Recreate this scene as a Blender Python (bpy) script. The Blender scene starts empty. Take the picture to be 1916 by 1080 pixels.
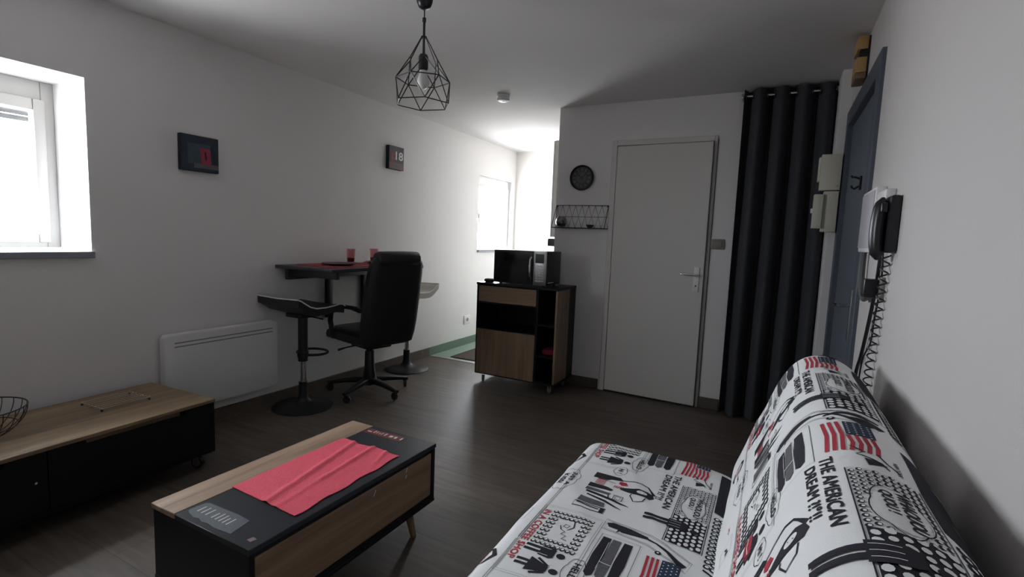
import bpy, bmesh, math, random
from mathutils import Vector, Matrix, noise
R = math.radians
PI = math.pi
random.seed(7)
SC = bpy.context.scene
COL = SC.collection

# ------------------------------------------------------------------ camera, sky, exposure
YAW, PITCH, ROLL, F_PX = .4801, .1015, .0397, 941.72
CAM = Vector((0, 0, 1.2727))
fwd = Vector((-math.sin(YAW)*math.cos(PITCH), math.cos(YAW)*math.cos(PITCH), -math.sin(PITCH)))
rgt = Vector((math.cos(YAW), math.sin(YAW), 0))
upv = rgt.cross(fwd)
r2 = rgt*math.cos(ROLL) + upv*math.sin(ROLL)
u2 = upv*math.cos(ROLL) - rgt*math.sin(ROLL)
cam_d = bpy.data.cameras.new('camera')
cam = bpy.data.objects.new('camera', cam_d)
COL.objects.link(cam)
M3 = Matrix((r2, u2, -fwd)).transposed()
cam.matrix_world = Matrix.Translation(CAM) @ M3.to_4x4()
cam_d.sensor_width = 36
cam_d.lens = 36*F_PX/1916
cam_d.clip_start = .02
SC.camera = cam

world = bpy.data.worlds.new('overcast_sky')
SC.world = world
world.use_nodes = True
bg = world.node_tree.nodes['Background']
wn = world.node_tree
wtc = wn.nodes.new('ShaderNodeTexCoord'); wsp = wn.nodes.new('ShaderNodeSeparateXYZ'); wr = wn.nodes.new('ShaderNodeValToRGB')
wn.links.new(wtc.outputs['Generated'], wsp.inputs[0])
wmr = wn.nodes.new('ShaderNodeMapRange'); wmr.inputs[1].default_value = -1; wmr.inputs[2].default_value = 1
wn.links.new(wsp.outputs['Z'], wmr.inputs[0]); wn.links.new(wmr.outputs[0], wr.inputs[0])
wr.color_ramp.elements[0].position = .42; wr.color_ramp.elements[0].color = (.56, .57, .58, 1)   # ground haze below the horizon
wr.color_ramp.elements[1].position = .52; wr.color_ramp.elements[1].color = (.91, .96, 1.02, 1)   # even overcast sky
wn.links.new(wr.outputs[0], bg.inputs[0])
bg.inputs[1].default_value = 48.0

SC.view_settings.view_transform = 'Standard'
SC.view_settings.look = 'None'
SC.view_settings.exposure = 0.2
SC.view_settings.gamma = 1
SC.view_settings.use_curve_mapping = False
SC.cycles.max_bounces = 14
SC.cycles.diffuse_bounces = 10
SC.cycles.transparent_max_bounces = 16
SC.cycles.caustics_reflective = False
SC.cycles.caustics_refractive = False
SC.cycles.sample_clamp_indirect = 6
SC.cycles.use_denoising = True

# ------------------------------------------------------------------ room numbers
XL, XR, YB, CE = -3.1487, .3376, 4.1174, 2.3918
XO = -3.56            # outer face of the thick window wall
YE, YR = 6.03, -1.55  # kitchen end wall, wall behind the camera
WZ0, WZ1 = 1.112, 1.985
WINS = [(.50, 1.306), (5.11, 5.92)]
XK = XL-.13           # outer face of the thinner kitchen wall

for (a, b) in WINS:   # daylight portals in the window openings (guide the sky's rays, give no light of their own)
    l = bpy.data.lights.new('window_portal', 'AREA')
    l.shape = 'RECTANGLE'; l.size = b-a; l.size_y = WZ1-WZ0
    l.cycles.is_portal = True
    o = bpy.data.objects.new('window_portal', l)
    COL.objects.link(o)
    o.location = ((XK if a > 4 else XO)-.01, (a+b)/2, (WZ0+WZ1)/2)
    o.rotation_euler = (R(90), 0, R(-90))

# ------------------------------------------------------------------ materials
MATS = {}
def mat(name, col, rough=.6, metal=0, var=0, vscale=8, bump=0, bscale=60, spec=.5, trans=0, coat=0, stretch=None, ior=1.45):
    if name in MATS: return MATS[name]
    m = bpy.data.materials.new(name); m.use_nodes = True
    nt = m.node_tree; p = nt.nodes['Principled BSDF']
    p.inputs['Base Color'].default_value = (*col, 1)
    p.inputs['Roughness'].default_value = rough
    p.inputs['Metallic'].default_value = metal
    p.inputs['Specular IOR Level'].default_value = spec
    p.inputs['Transmission Weight'].default_value = trans
    p.inputs['IOR'].default_value = ior
    if coat:
        p.inputs['Coat Weight'].default_value = coat; p.inputs['Coat Roughness'].default_value = .1
    tc = nt.nodes.new('ShaderNodeTexCoord')
    mp = nt.nodes.new('ShaderNodeMapping'); nt.links.new(tc.outputs['Object'], mp.inputs[0])
    if stretch: mp.inputs['Scale'].default_value = stretch
    n = nt.nodes.new('ShaderNodeTexNoise'); n.inputs['Scale'].default_value = vscale; n.inputs['Detail'].default_value = 5
    nt.links.new(mp.outputs[0], n.inputs['Vector'])
    cr = nt.nodes.new('ShaderNodeMix'); cr.data_type = 'RGBA'
    cr.inputs['A'].default_value = (*[c*(1-var) for c in col], 1)
    cr.inputs['B'].default_value = (*[min(1, c*(1+var)) for c in col], 1)
    nt.links.new(n.outputs['Fac'], cr.inputs['Factor'])
    nt.links.new(cr.outputs['Result'], p.inputs['Base Color'])
    if bump:
        n2 = nt.nodes.new('ShaderNodeTexNoise'); n2.inputs['Scale'].default_value = bscale; n2.inputs['Detail'].default_value = 3
        nt.links.new(mp.outputs[0], n2.inputs['Vector'])
        b = nt.nodes.new('ShaderNodeBump'); b.inputs['Strength'].default_value = bump; b.inputs['Distance'].default_value = .004
        nt.links.new(n2.outputs['Fac'], b.inputs['Height']); nt.links.new(b.outputs[0], p.inputs['Normal'])
    MATS[name] = m
    return m

def wood(name, dark, light, axis=1, rough=.5, scale=1.0):
    m = bpy.data.materials.new(name); m.use_nodes = True
    nt = m.node_tree; p = nt.nodes['Principled BSDF']; p.inputs['Roughness'].default_value = rough
    tc = nt.nodes.new('ShaderNodeTexCoord')
    mp = nt.nodes.new('ShaderNodeMapping'); nt.links.new(tc.outputs['Object'], mp.inputs[0])
    s = [14*scale]*3; s[axis] = 1.1*scale
    mp.inputs['Scale'].default_value = s
    n = nt.nodes.new('ShaderNodeTexNoise'); n.inputs['Scale'].default_value = 1.0; n.inputs['Detail'].default_value = 6; n.inputs['Distortion'].default_value = .6
    nt.links.new(mp.outputs[0], n.inputs['Vector'])
    mp2 = nt.nodes.new('ShaderNodeMapping'); nt.links.new(tc.outputs['Object'], mp2.inputs[0])
    s2 = [110*scale]*3; s2[axis] = 3*scale
    mp2.inputs['Scale'].default_value = s2
    n2 = nt.nodes.new('ShaderNodeTexNoise'); n2.inputs['Scale'].default_value = 1.0; n2.inputs['Detail'].default_value = 3
    nt.links.new(mp2.outputs[0], n2.inputs['Vector'])
    ad = nt.nodes.new('ShaderNodeMath'); ad.operation = 'MULTIPLY_ADD'; ad.inputs[1].default_value = .35
    nt.links.new(n2.outputs['Fac'], ad.inputs[0])
    sb = nt.nodes.new('ShaderNodeMath'); sb.operation = 'SUBTRACT'; sb.inputs[1].default_value = .17
    nt.links.new(n.outputs['Fac'], sb.inputs[0]); nt.links.new(sb.outputs[0], ad.inputs[2])
    r = nt.nodes.new('ShaderNodeValToRGB')
    r.color_ramp.elements[0].position = .3; r.color_ramp.elements[0].color = (*dark, 1)
    r.color_ramp.elements[1].position = .68; r.color_ramp.elements[1].color = (*light, 1)
    nt.links.new(ad.outputs[0], r.inputs[0]); nt.links.new(r.outputs[0], p.inputs['Base Color'])
    b = nt.nodes.new('ShaderNodeBump'); b.inputs['Strength'].default_value = .15; b.inputs['Distance'].default_value = .002
    nt.links.new(n2.outputs['Fac'], b.inputs['Height']); nt.links.new(b.outputs[0], p.inputs['Normal'])
    MATS[name] = m
    return m

def floor_material():
    m = bpy.data.materials.new('dark_wood_vinyl'); m.use_nodes = True
    nt = m.node_tree; p = nt.nodes['Principled BSDF']; p.inputs['Roughness'].default_value = .5
    tc = nt.nodes.new('ShaderNodeTexCoord')
    br = nt.nodes.new('ShaderNodeTexBrick')
    br.inputs['Scale'].default_value = 1; br.inputs['Brick Width'].default_value = 1.2; br.inputs['Row Height'].default_value = .18
    br.inputs['Mortar Size'].default_value = .0012; br.inputs['Mortar Smooth'].default_value = .2
    br.inputs['Color1'].default_value = (.080, .063, .051, 1); br.inputs['Color2'].default_value = (.104, .083, .067, 1)
    br.inputs['Mortar'].default_value = (.04, .033, .028, 1)
    nt.links.new(tc.outputs['Object'], br.inputs['Vector'])
    mp = nt.nodes.new('ShaderNodeMapping'); mp.inputs['Scale'].default_value = (2.2, 26, 1)
    nt.links.new(tc.outputs['Object'], mp.inputs[0])
    n = nt.nodes.new('ShaderNodeTexNoise'); n.inputs['Scale'].default_value = 1.3; n.inputs['Detail'].default_value = 6; n.inputs['Distortion'].default_value = .4
    nt.links.new(mp.outputs[0], n.inputs['Vector'])
    mr = nt.nodes.new('ShaderNodeMapRange'); mr.inputs[1].default_value = .25; mr.inputs[2].default_value = .75; mr.inputs[3].default_value = .62; mr.inputs[4].default_value = 1.38
    nt.links.new(n.outputs['Fac'], mr.inputs[0])
    mx = nt.nodes.new('ShaderNodeVectorMath'); mx.operation = 'SCALE'
    nt.links.new(br.outputs['Color'], mx.inputs[0]); nt.links.new(mr.outputs[0], mx.inputs['Scale'])
    nt.links.new(mx.outputs[0], p.inputs['Base Color'])
    b = nt.nodes.new('ShaderNodeBump'); b.inputs['Strength'].default_value = .12; b.inputs['Distance'].default_value = .002
    nt.links.new(n.outputs['Fac'], b.inputs['Height']); nt.links.new(b.outputs[0], p.inputs['Normal'])
    return m

def pane_material(name, tint=(1, 1, 1), gloss=.06):
    m = bpy.data.materials.new(name); m.use_nodes = True
    nt = m.node_tree; nt.nodes.remove(nt.nodes['Principled BSDF'])
    t = nt.nodes.new('ShaderNodeBsdfTransparent'); t.inputs[0].default_value = (*tint, 1)
    g = nt.nodes.new('ShaderNodeBsdfGlossy'); g.inputs['Roughness'].default_value = .03
    lw = nt.nodes.new('ShaderNodeLayerWeight'); lw.inputs[0].default_value = .5
    pw = nt.nodes.new('ShaderNodeMath'); pw.operation = 'POWER'; pw.inputs[1].default_value = 5
    nt.links.new(lw.outputs['Facing'], pw.inputs[0])
    ma = nt.nodes.new('ShaderNodeMath'); ma.operation = 'MULTIPLY_ADD'; ma.inputs[1].default_value = .6; ma.inputs[2].default_value = gloss*.5
    nt.links.new(pw.outputs[0], ma.inputs[0])
    mx = nt.nodes.new('ShaderNodeMixShader')
    nt.links.new(ma.outputs[0], mx.inputs[0]); nt.links.new(t.outputs[0], mx.inputs[1]); nt.links.new(g.outputs[0], mx.inputs[2])
    nt.links.new(mx.outputs[0], nt.nodes['Material Output'].inputs[0])
    MATS[name] = m
    return m

WALL = mat('wall_paint', (.72, .705, .705), .85, var=.015, vscale=3, bump=.25, bscale=170)
CEIL = mat('ceiling_paint', (.66, .645, .64), .9, var=.02, vscale=2, bump=.1, bscale=90)
FLOOR = floor_material()
WALLK = mat('wall_paint_brightened', (.80, .785, .75), .85, var=.015, vscale=3, bump=.2, bscale=170)  # wall paint lightened so the kitchen bounces more daylight
WALLR = mat('wall_paint_dimmed', (.56, .54, .53), .85, var=.015, vscale=3, bump=.25, bscale=170)  # wall paint darkened to offset the strong window light on this wall
LINO = mat('green_lino', (.25, .34, .28), .5, var=.08, vscale=20)
LINO_D = mat('green_skirting', (.13, .19, .145), .5, var=.06, vscale=20)
SKIRT = wood('skirting_wood', (.07, .055, .043), (.11, .088, .07), 0, .55)
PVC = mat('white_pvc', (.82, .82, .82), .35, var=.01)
PVC_W = mat('dimmed_pvc', (.40, .40, .385), .4, var=.02)  # white PVC, colour darkened to hold back the glare on the window frame
GLASS = pane_material('window_glass')
DOORW = mat('white_door_paint', (.62, .605, .58), .55, var=.015, vscale=4)
DOORG = mat('grey_door_paint', (.115, .135, .165), .5, var=.04, vscale=6)
DOORG2 = mat('grey_frame_paint', (.08, .095, .12), .5, var=.04, vscale=6)
CHROME = mat('chrome', (.75, .75, .76), .18, 1)
STEEL = mat('brushed_steel', (.5, .5, .5), .35, 1, var=.08, vscale=30)
BLACKM = mat('black_metal', (.012, .012, .014), .42, 0, var=.1)
BLACKP = mat('black_plastic', (.012, .013, .016), .35, var=.1)
LEATHER = mat('black_leather', (.012, .013, .015), .42, var=.15, bump=.3, bscale=220)
LACQ = mat('black_lacquer', (.006, .0065, .009), .42, var=.1, spec=.3)
OAK = wood('oak_top', (.115, .075, .040), (.25, .175, .10), 1, .5)
OAKD = wood('oak_panel', (.12, .072, .042), (.24, .155, .095), 1, .5)
OAKV = wood('oak_vertical', (.16, .10, .062), (.29, .20, .125), 2, .5)
OAKX = wood('oak_cross', (.16, .10, .062), (.29, .20, .125), 0, .5)
RED = mat('red_cotton', (.70, .085, .13), .85, var=.12, vscale=60, bump=.5, bscale=180)
REDM = mat('red_placemat', (.30, .02, .03), .7, var=.1, vscale=40)
CURT = mat('charcoal_curtain', (.040, .042, .050), .85, var=.1, vscale=40, bump=.2, bscale=300)
RADW = mat('radiator_white', (.70, .70, .71), .4, var=.01)
GREYL = mat('grey_slot', (.25, .25, .26), .6)
IVORY = mat('ivory_plastic', (.62, .60, .50), .45, var=.02)
WHITEP = mat('white_plastic', (.78, .77, .78), .4, var=.01)
SWITCH = mat('taupe_switch', (.22, .21, .19), .45, var=.03)
COVER = mat('cotton_cover', (.90, .915, .92), .9, var=.03, vscale=12, bump=.15, bscale=420)
INK = mat('black_ink', (.016, .016, .026), .85)
INKG = mat('grey_ink', (.13, .13, .14), .85, var=.5, vscale=90)
INKR = mat('red_ink', (.48, .035, .06), .85)
INKB = mat('blue_ink', (.028, .046, .088), .85, var=.3, vscale=150)

# ------------------------------------------------------------------ mesh tools
class MB:
    def __init__(s): s.v = []; s.f = []
    def add(s, vs, fs):
        o = len(s.v); s.v += [tuple(v) for v in vs]; s.f += [tuple(i+o for i in f) for f in fs]; return s
    def box(s, x0, x1, y0, y1, z0, z1, M=None):
        v = [Vector((x, y, z)) for x in (x0, x1) for y in (y0, y1) for z in (z0, z1)]
        if M is not None: v = [M @ p for p in v]
        return s.add(v, [(0, 1, 3, 2), (4, 6, 7, 5), (0, 4, 5, 1), (2, 3, 7, 6), (0, 2, 6, 4), (1, 5, 7, 3)])
    def rbox(s, x0, x1, y0, y1, z0, z1, r=.005, seg=2, M=None):
        bm = bmesh.new(); bmesh.ops.create_cube(bm, size=1)
        for v in bm.verts: v.co = Vector((x0+(v.co.x+.5)*(x1-x0), y0+(v.co.y+.5)*(y1-y0), z0+(v.co.z+.5)*(z1-z0)))
        r = min(r, .49*min(x1-x0, y1-y0, z1-z0))
        bmesh.ops.bevel(bm, geom=bm.edges[:], offset=r, segments=seg, profile=.5, affect='EDGES')
        bm.verts.index_update()
        s.add([(M @ v.co) if M is not None else v.co for v in bm.verts], [[v.index for v in f.verts] for f in bm.faces])
        bm.free(); return s
    def cyl(s, p0, p1, r0, r1=None, n=16, caps=True):
        r1 = r0 if r1 is None else r1
        p0, p1 = Vector(p0), Vector(p1); d = (p1-p0).normalized()
        a = d.orthogonal().normalized(); b = d.cross(a)
        vs = [p+(a*math.cos(2*PI*i/n)+b*math.sin(2*PI*i/n))*r for p, r in ((p0, r0), (p1, r1)) for i in range(n)]
        fs = [(i, (i+1) % n, n+(i+1) % n, n+i) for i in range(n)]
        if caps: fs += [tuple(range(n))[::-1], tuple(range(n, 2*n))]
        return s.add(vs, fs)
    def tube(s, pts, r, n=8, closed=False, caps=True):
        P = [Vector(p) for p in pts]; k = len(P)
        a = None; rings = []
        for i in range(k):
            if closed: t = P[(i+1) % k]-P[i-1]
            else: t = P[min(i+1, k-1)]-P[max(i-1, 0)]
            t.normalize()
            if a is None: a = t.orthogonal().normalized()
            else:
                a = a-t*a.dot(t)
                a = a.normalized() if a.length > 1e-6 else t.orthogonal().normalized()
            b = t.cross(a); rr = r[i] if isinstance(r, (list, tuple)) else r
            rings.append([P[i]+(a*math.cos(2*PI*j/n)+b*math.sin(2*PI*j/n))*rr for j in range(n)])
        vs = [v for q in rings for v in q]; fs = []
        for i in range(k if closed else k-1):
            i2 = (i+1) % k
            for j in range(n): fs.append((i*n+j, i*n+(j+1) % n, i2*n+(j+1) % n, i2*n+j))
        if caps and not closed: fs += [tuple(range(n))[::-1], tuple(range((k-1)*n, k*n))]
        return s.add(vs, fs)
    def lathe(s, prof, n=24, c=(0, 0, 0), M=None):
        c = Vector(c); vs = []; fs = []; k = len(prof)
        for (r, z) in prof:
            for j in range(n):
                q = Vector((r*math.cos(2*PI*j/n), r*math.sin(2*PI*j/n), z))
                vs.append((M @ q if M is not None else q)+c)
        for i in range(k-1):
            for j in range(n): fs.append((i*n+j, i*n+(j+1) % n, (i+1)*n+(j+1) % n, (i+1)*n+j))
        fs += [tuple(range(n))[::-1], tuple(range((k-1)*n, k*n))]
        return s.add(vs, fs)
    def loft(s, rings, caps=True, closed=True):
        n = len(rings[0]); vs = [p for r in rings for p in r]; fs = []
        for i in range(len(rings)-1):
            for j in range(n if closed else n-1): fs.append((i*n+j, i*n+(j+1) % n, (i+1)*n+(j+1) % n, (i+1)*n+j))
        if caps and closed: fs += [tuple(range(n))[::-1], tuple(range((len(rings)-1)*n, len(rings)*n))]
        return s.add(vs, fs)
    def prism(s, pts, h, M=None):   # pts: 2D outline in local xy, extruded 0..h along local z
        n = len(pts); vs = [Vector((*p, 0)) for p in pts]+[Vector((*p, h)) for p in pts]
        if M is not None: vs = [M @ v for v in vs]
        return s.add(vs, [tuple(range(n))[::-1], tuple(range(n, 2*n))]+[(i, (i+1) % n, n+(i+1) % n, n+i) for i in range(n)])
    def build(s, name, m, parent=None, smooth=True, local=False, fix=True):
        V = [Vector(v) for v in s.v]
        if parent is not None:
            if not local:
                off = Vector(parent.location); q = parent.parent
                while q is not None: off = off+Vector(q.location); q = q.parent
                V = [v-off for v in V]
            loc = Vector((0, 0, 0))
        else:
            lo = [min(v[i] for v in V) for i in range(3)]; hi = [max(v[i] for v in V) for i in range(3)]
            loc = Vector(((lo[0]+hi[0])/2, (lo[1]+hi[1])/2, lo[2])); V = [v-loc for v in V]
        me = bpy.data.meshes.new(name); me.from_pydata([tuple(v) for v in V], [], s.f)
        if fix:
            bm = bmesh.new(); bm.from_mesh(me); bmesh.ops.recalc_face_normals(bm, faces=bm.faces[:]); bm.to_mesh(me); bm.free()
        if smooth:
            me.shade_smooth(); me.set_sharp_from_angle(angle=R(38))
        me.materials.append(m)
        o = bpy.data.objects.new(name, me); COL.objects.link(o); o.location = loc
        if parent is not None: o.parent = parent
        return o

def tag(o, label=None, cat=None, group=None, kind=None):
    if label: o['label'] = label
    if cat: o['category'] = cat
    if group: o['group'] = group
    if kind: o['kind'] = kind
    return o
def thing(name, label, cat, loc=(0, 0, 0), rz=0, group=None):
    o = bpy.data.objects.new(name, None); COL.objects.link(o); o.location = loc; o.rotation_euler = (0, 0, rz)
    o.empty_display_size = .1
    return tag(o, label, cat, group)
def lab(o, label): o['label'] = label; return o
def struct(o, label, cat):
    return tag(o, label, cat, kind='structure')
def copy_tree(o, parent=None):
    c = o.copy(); COL.objects.link(c); c.parent = parent
    for ch in o.children: copy_tree(ch, c)
    return c

def text2d(body, size, bold=.0, shear=0, align='LEFT'):
    cu = bpy.data.curves.new('lettering', 'FONT'); cu.body = body; cu.size = size; cu.offset = bold; cu.shear = shear; cu.align_x = align
    cu.resolution_u = 3
    o = bpy.data.objects.new('lettering', cu); COL.objects.link(o)
    dg = bpy.context.evaluated_depsgraph_get(); dg.update()
    me = o.evaluated_get(dg).to_mesh()
    vs = [(v.co.x, v.co.y) for v in me.vertices]; fs = [tuple(p.vertices) for p in me.polygons]
    o.evaluated_get(dg).to_mesh_clear()
    bpy.data.objects.remove(o); bpy.data.curves.remove(cu)
    return vs, fs
def fit_text(body, width, height, bold=.0, shear=0):
    vs, fs = text2d(body, 1, bold, shear)
    x0 = min(v[0] for v in vs); x1 = max(v[0] for v in vs); y0 = min(v[1] for v in vs); y1 = max(v[1] for v in vs)
    return [((v[0]-x0)/(x1-x0)*width, (v[1]-y0)/(y1-y0)*height) for v in vs], fs
def flat(vs, fs, M):   # 2D figure laid in a plane given by M (local xy)
    b = MB(); b.add([M @ Vector((v[0], v[1], 0)) for v in vs], fs); return b

def grid_wall(axis, t0, t1, us, zs, holes):
    """solid slab across `axis` from t0 to t1 with rectangular holes; us, zs = extents"""
    U = sorted(set([us[0], us[1]]+[h[0] for h in holes]+[h[1] for h in holes]))
    Z = sorted(set([zs[0], zs[1]]+[h[2] for h in holes]+[h[3] for h in holes]))
    def solid(i, j):
        if i < 0 or j < 0 or i >= len(U)-1 or j >= len(Z)-1: return False
        u = (U[i]+U[i+1])/2; z = (Z[j]+Z[j+1])/2
        return not any(h[0] < u < h[1] and h[2] < z < h[3] for h in holes)
    b = MB()
    def P(t, u, z): return (t, u, z) if axis == 0 else (u, t, z)
    for i in range(len(U)-1):
        for j in range(len(Z)-1):
            if not solid(i, j): continue
            a, c, d, e = U[i], U[i+1], Z[j], Z[j+1]
            for t in (t0, t1): b.add([P(t, a, d), P(t, c, d), P(t, c, e), P(t, a, e)], [(0, 1, 2, 3)])
            if not solid(i-1, j): b.add([P(t0, a, d), P(t1, a, d), P(t1, a, e), P(t0, a, e)], [(0, 1, 2, 3)])
            if not solid(i+1, j): b.add([P(t0, c, d), P(t1, c, d), P(t1, c, e), P(t0, c, e)], [(0, 1, 2, 3)])
            if not solid(i, j-1): b.add([P(t0, a, d), P(t1, a, d), P(t1, c, d), P(t0, c, d)], [(0, 1, 2, 3)])
            if not solid(i, j+1): b.add([P(t0, a, e), P(t1, a, e), P(t1, c, e), P(t0, c, e)], [(0, 1, 2, 3)])
    bm = bmesh.new(); vs = [bm.verts.new(v) for v in b.v]
    for f in b.f: bm.faces.new([vs[i] for i in f])
    bmesh.ops.remove_doubles(bm, verts=bm.verts[:], dist=1e-5); bm.verts.index_update()
    q = MB(); q.add([v.co for v in bm.verts], [[v.index for v in f.verts] for f in bm.faces]); bm.free()
    return q

# ------------------------------------------------------------------ room shell
DX0, DX1 = -1.2151, -.481      # white door leaf
KX = -1.65                     # kitchen side wall
YT = 4.23                      # threshold between wood floor and kitchen lino
struct(MB().box(XO, XR+.12, YR-.12, YT, -.1, 0).build('floor', FLOOR, smooth=False), 'dark wood-look vinyl floor of the living room', 'floor')
struct(MB().box(XO, XR+.12, YT, YE+.12, -.1, 0).build('floor', LINO, smooth=False), 'pale green kitchen floor beyond the threshold', 'floor')
struct(MB().box(XO, XR+.12, YR-.12, YE+.12, CE, CE+.12).build('ceiling', CEIL, smooth=False), 'plain white painted ceiling', 'ceiling')
struct(grid_wall(0, XK, XL, (4.2, YE+.12), (0, CE), [(WINS[1][0], WINS[1][1], WZ0-.03, WZ1)]).build('wall_left', WALL, smooth=False), 'white kitchen wall around the bright window', 'wall')
struct(grid_wall(0, XO, XL, (YR-.12, 4.2), (0, CE), [(a, b, WZ0-.03, WZ1) for a, b in WINS if a < 4]).build('wall_left', WALL, smooth=False), 'thick white wall on the left with deep window reveals', 'wall')
struct(grid_wall(1, YB, YB+.09, (-1.743, -.30), (0, CE), [(-1.245, -.45, -1, 2.066)]).build('wall_back', WALL, smooth=False), 'white wall holding the white door, clock and wire shelf', 'wall')
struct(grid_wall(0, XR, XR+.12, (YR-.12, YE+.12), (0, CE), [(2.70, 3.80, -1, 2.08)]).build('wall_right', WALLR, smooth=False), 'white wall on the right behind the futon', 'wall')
struct(MB().box(XL, XR, YR-.12, YR, 0, CE).build('wall_rear', WALL, smooth=False), 'white wall behind the viewer', 'wall')
struct(MB().box(XL-.13, XR, YE, YE+.12, 0, CE).build('wall_kitchen', WALLK, smooth=False), 'bright white end wall of the kitchen', 'wall')
struct(MB().box(KX, KX+.07, YB+.09, YE, 0, CE).build('wall_partition', WALLK, smooth=False), 'white partition on the far side of the kitchen', 'wall')
struct(MB().box(-.38, -.30, YB+.09, YE, 0, CE).build('wall_closet', WALL, smooth=False), 'closet side wall behind the dark curtain', 'wall')
struct(MB().box(-.30, XR, 4.75, 4.80, 0, CE).build('wall_closet', WALL, smooth=False), 'back of the closet behind the dark curtain', 'wall')
struct(MB().box(XR+.12, XR+.17, 2.5, 4.0, 0, CE).build('wall_landing', WALL, smooth=False), 'landing wall behind the grey door', 'wall')
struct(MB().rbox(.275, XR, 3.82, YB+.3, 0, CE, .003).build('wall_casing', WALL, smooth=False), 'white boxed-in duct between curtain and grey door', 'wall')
HB = .088
def skirt(name, x0, x1, y0, y1, m=SKIRT, lbl='dark wood skirting'):
    return struct(MB().rbox(x0, x1, y0, y1, 0, HB, .003, 1).build(name, m), lbl, 'baseboard')
skirt('baseboard_left', XL, XL+.012, YR, YT-.02, SKIRT, 'dark wood skirting along the window wall')
skirt('baseboard_left', XL, XL+.010, YT-.02, YE, LINO_D, 'green skirting along the kitchen wall')
skirt('baseboard_back', -1.743, -1.275, YB-.012, YB, SKIRT, 'dark wood skirting between kitchen cart and white door')
skirt('baseboard_back', -.452, -.305, YB-.012, YB, SKIRT, 'short dark wood skirting between white door and curtain')
skirt('baseboard_right', XR-.012, XR, YR, 2.62, SKIRT, 'dark wood skirting behind the futon')
struct(MB().box(-3.12, KX, YT-.02, YT+.025, 0, .004).build('trim_1', STEEL), 'thin metal threshold strip at the kitchen floor', 'trim')

# ------------------------------------------------------------------ windows
def make_window(n, a, b, lbl):
    xf = -3.50 if n != 2 else XL-.06
    w = thing('window_%d' % n, lbl, 'window', (xf, (a+b)/2, WZ0)); w['kind'] = 'structure'
    z0, z1 = WZ0+.005, WZ1
    fr = MB()
    fw = .055 if n != 2 else .03
    for (y0, y1, q0, q1) in ((a, a+fw, z0, z1), (b-fw, b, z0, z1), (a+fw, b-fw, z0, z0+fw*.7), (a+fw, b-fw, z1-.10, z1)):
        fr.rbox(xf-.055, xf+.015, y0, y1, q0, q1, .005)
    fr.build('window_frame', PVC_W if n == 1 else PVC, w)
    sa = MB(); sy0, sy1, sz0, sz1 = a+fw-.012, b-fw+.012, z0+fw*.7-.01, z1-.095
    sw = .05 if n != 2 else .03
    for (y0, y1, q0, q1) in ((sy0, sy0+sw, sz0, sz1), (sy1-sw, sy1, sz0, sz1), (sy0+sw, sy1-sw, sz0, sz0+sw), (sy0+sw, sy1-sw, sz1-sw*1.2, sz1)):
        sa.rbox(xf-.04, xf+.03, y0, y1, q0, q1, .008)
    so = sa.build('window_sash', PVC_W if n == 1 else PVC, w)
    MB().box(xf-.012, xf-.006, sy0+sw-.005, sy1-sw+.005, sz0+sw-.005, sz1-sw+.0).build('pane', GLASS, so)
    for k in range(2 if n != 2 else 0):
        MB().rbox(xf-.05, xf-.042, sy0+.02, sy1-.02, sz1-.085-k*.03, sz1-.058-k*.03, .003).build('shutter_slat', GREYL, w)
    MB().rbox(xf+.018, XL+.014, a+.0, b-.0, WZ0-.03, WZ0, .004).build('window_sill', PVC, w)
    lab(MB().rbox(XL+.012, XL+.022, a-.006, b+.006, WZ0-.032, WZ0+.001, .002, 1).build('sill_edge', mat('slate_edge', (.24, .24, .28), .6), w), 'grey front edge of the sill')
    hd = MB().rbox(xf+.03, xf+.042, sy0+.012, sy0+.038, 1.48, 1.56, .005); hd.rbox(xf+.042, xf+.056, sy0+.016, sy0+.034, 1.43, 1.54, .005)
    hd.build('handle', WHITEP, so)
    return w
make_window(1, *WINS[0], 'white framed window in the deep reveal at the left edge')
make_window(2, *WINS[1], 'bright kitchen window beyond the dining corner')

# ------------------------------------------------------------------ white door
d = thing('door_1', 'plain white interior door, slightly ajar, with white handle plate', 'door', (DX0, YB, 0)); d['kind'] = 'structure'
fr = MB()
for (x0, x1, z0, z1) in ((-1.262, DX0-.004, 0, 2.09), (DX1+.004, -.455, 0, 2.09), (DX0-.004, DX1+.004, 2.048, 2.09)):
    fr.rbox(x0, x1, YB-.014, YB+.08, z0, z1, .003, 1)
lab(fr.build('door_frame', DOORW, d), 'white door frame')
A = R(-2.2)
MD = Matrix.Translation((DX0, YB-.016, 0)) @ Matrix.Rotation(A, 4, 'Z')
leaf = MB().rbox(0, DX1-DX0, 0, .040, .012, 2.042, .0025, 1, M=MD).build('door_leaf', DOORW, d)
pl = MB().rbox(.665, .705, -.008, .0, .91, 1.10, .004, M=MD).build('handle_plate', WHITEP, leaf)
hd = MB().cyl(MD @ Vector((.685, -.006, 1.04)), MD @ Vector((.685, -.05, 1.04)), .008, n=10)
hd.tube([MD @ Vector(p) for p in ((.690, -.048, 1.04), (.66, -.05, 1.04), (.60, -.05, 1.042), (.575, -.046, 1.043))], [.009, .009, .008, .006], 10)
hd.build('lever', CHROME, leaf)
MB().cyl(MD @ Vector((.685, -.0075, .955)), MD @ Vector((.685, -.010, .955)), .006, n=10).build('keyhole', BLACKM, leaf)
for z in (.22, 1.03, 1.86):
    MB().cyl((DX0-.004, YB-.018, z-.045), (DX0-.004, YB-.018, z+.045), .006, n=10).build('hinge', DOORW, d)

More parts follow.
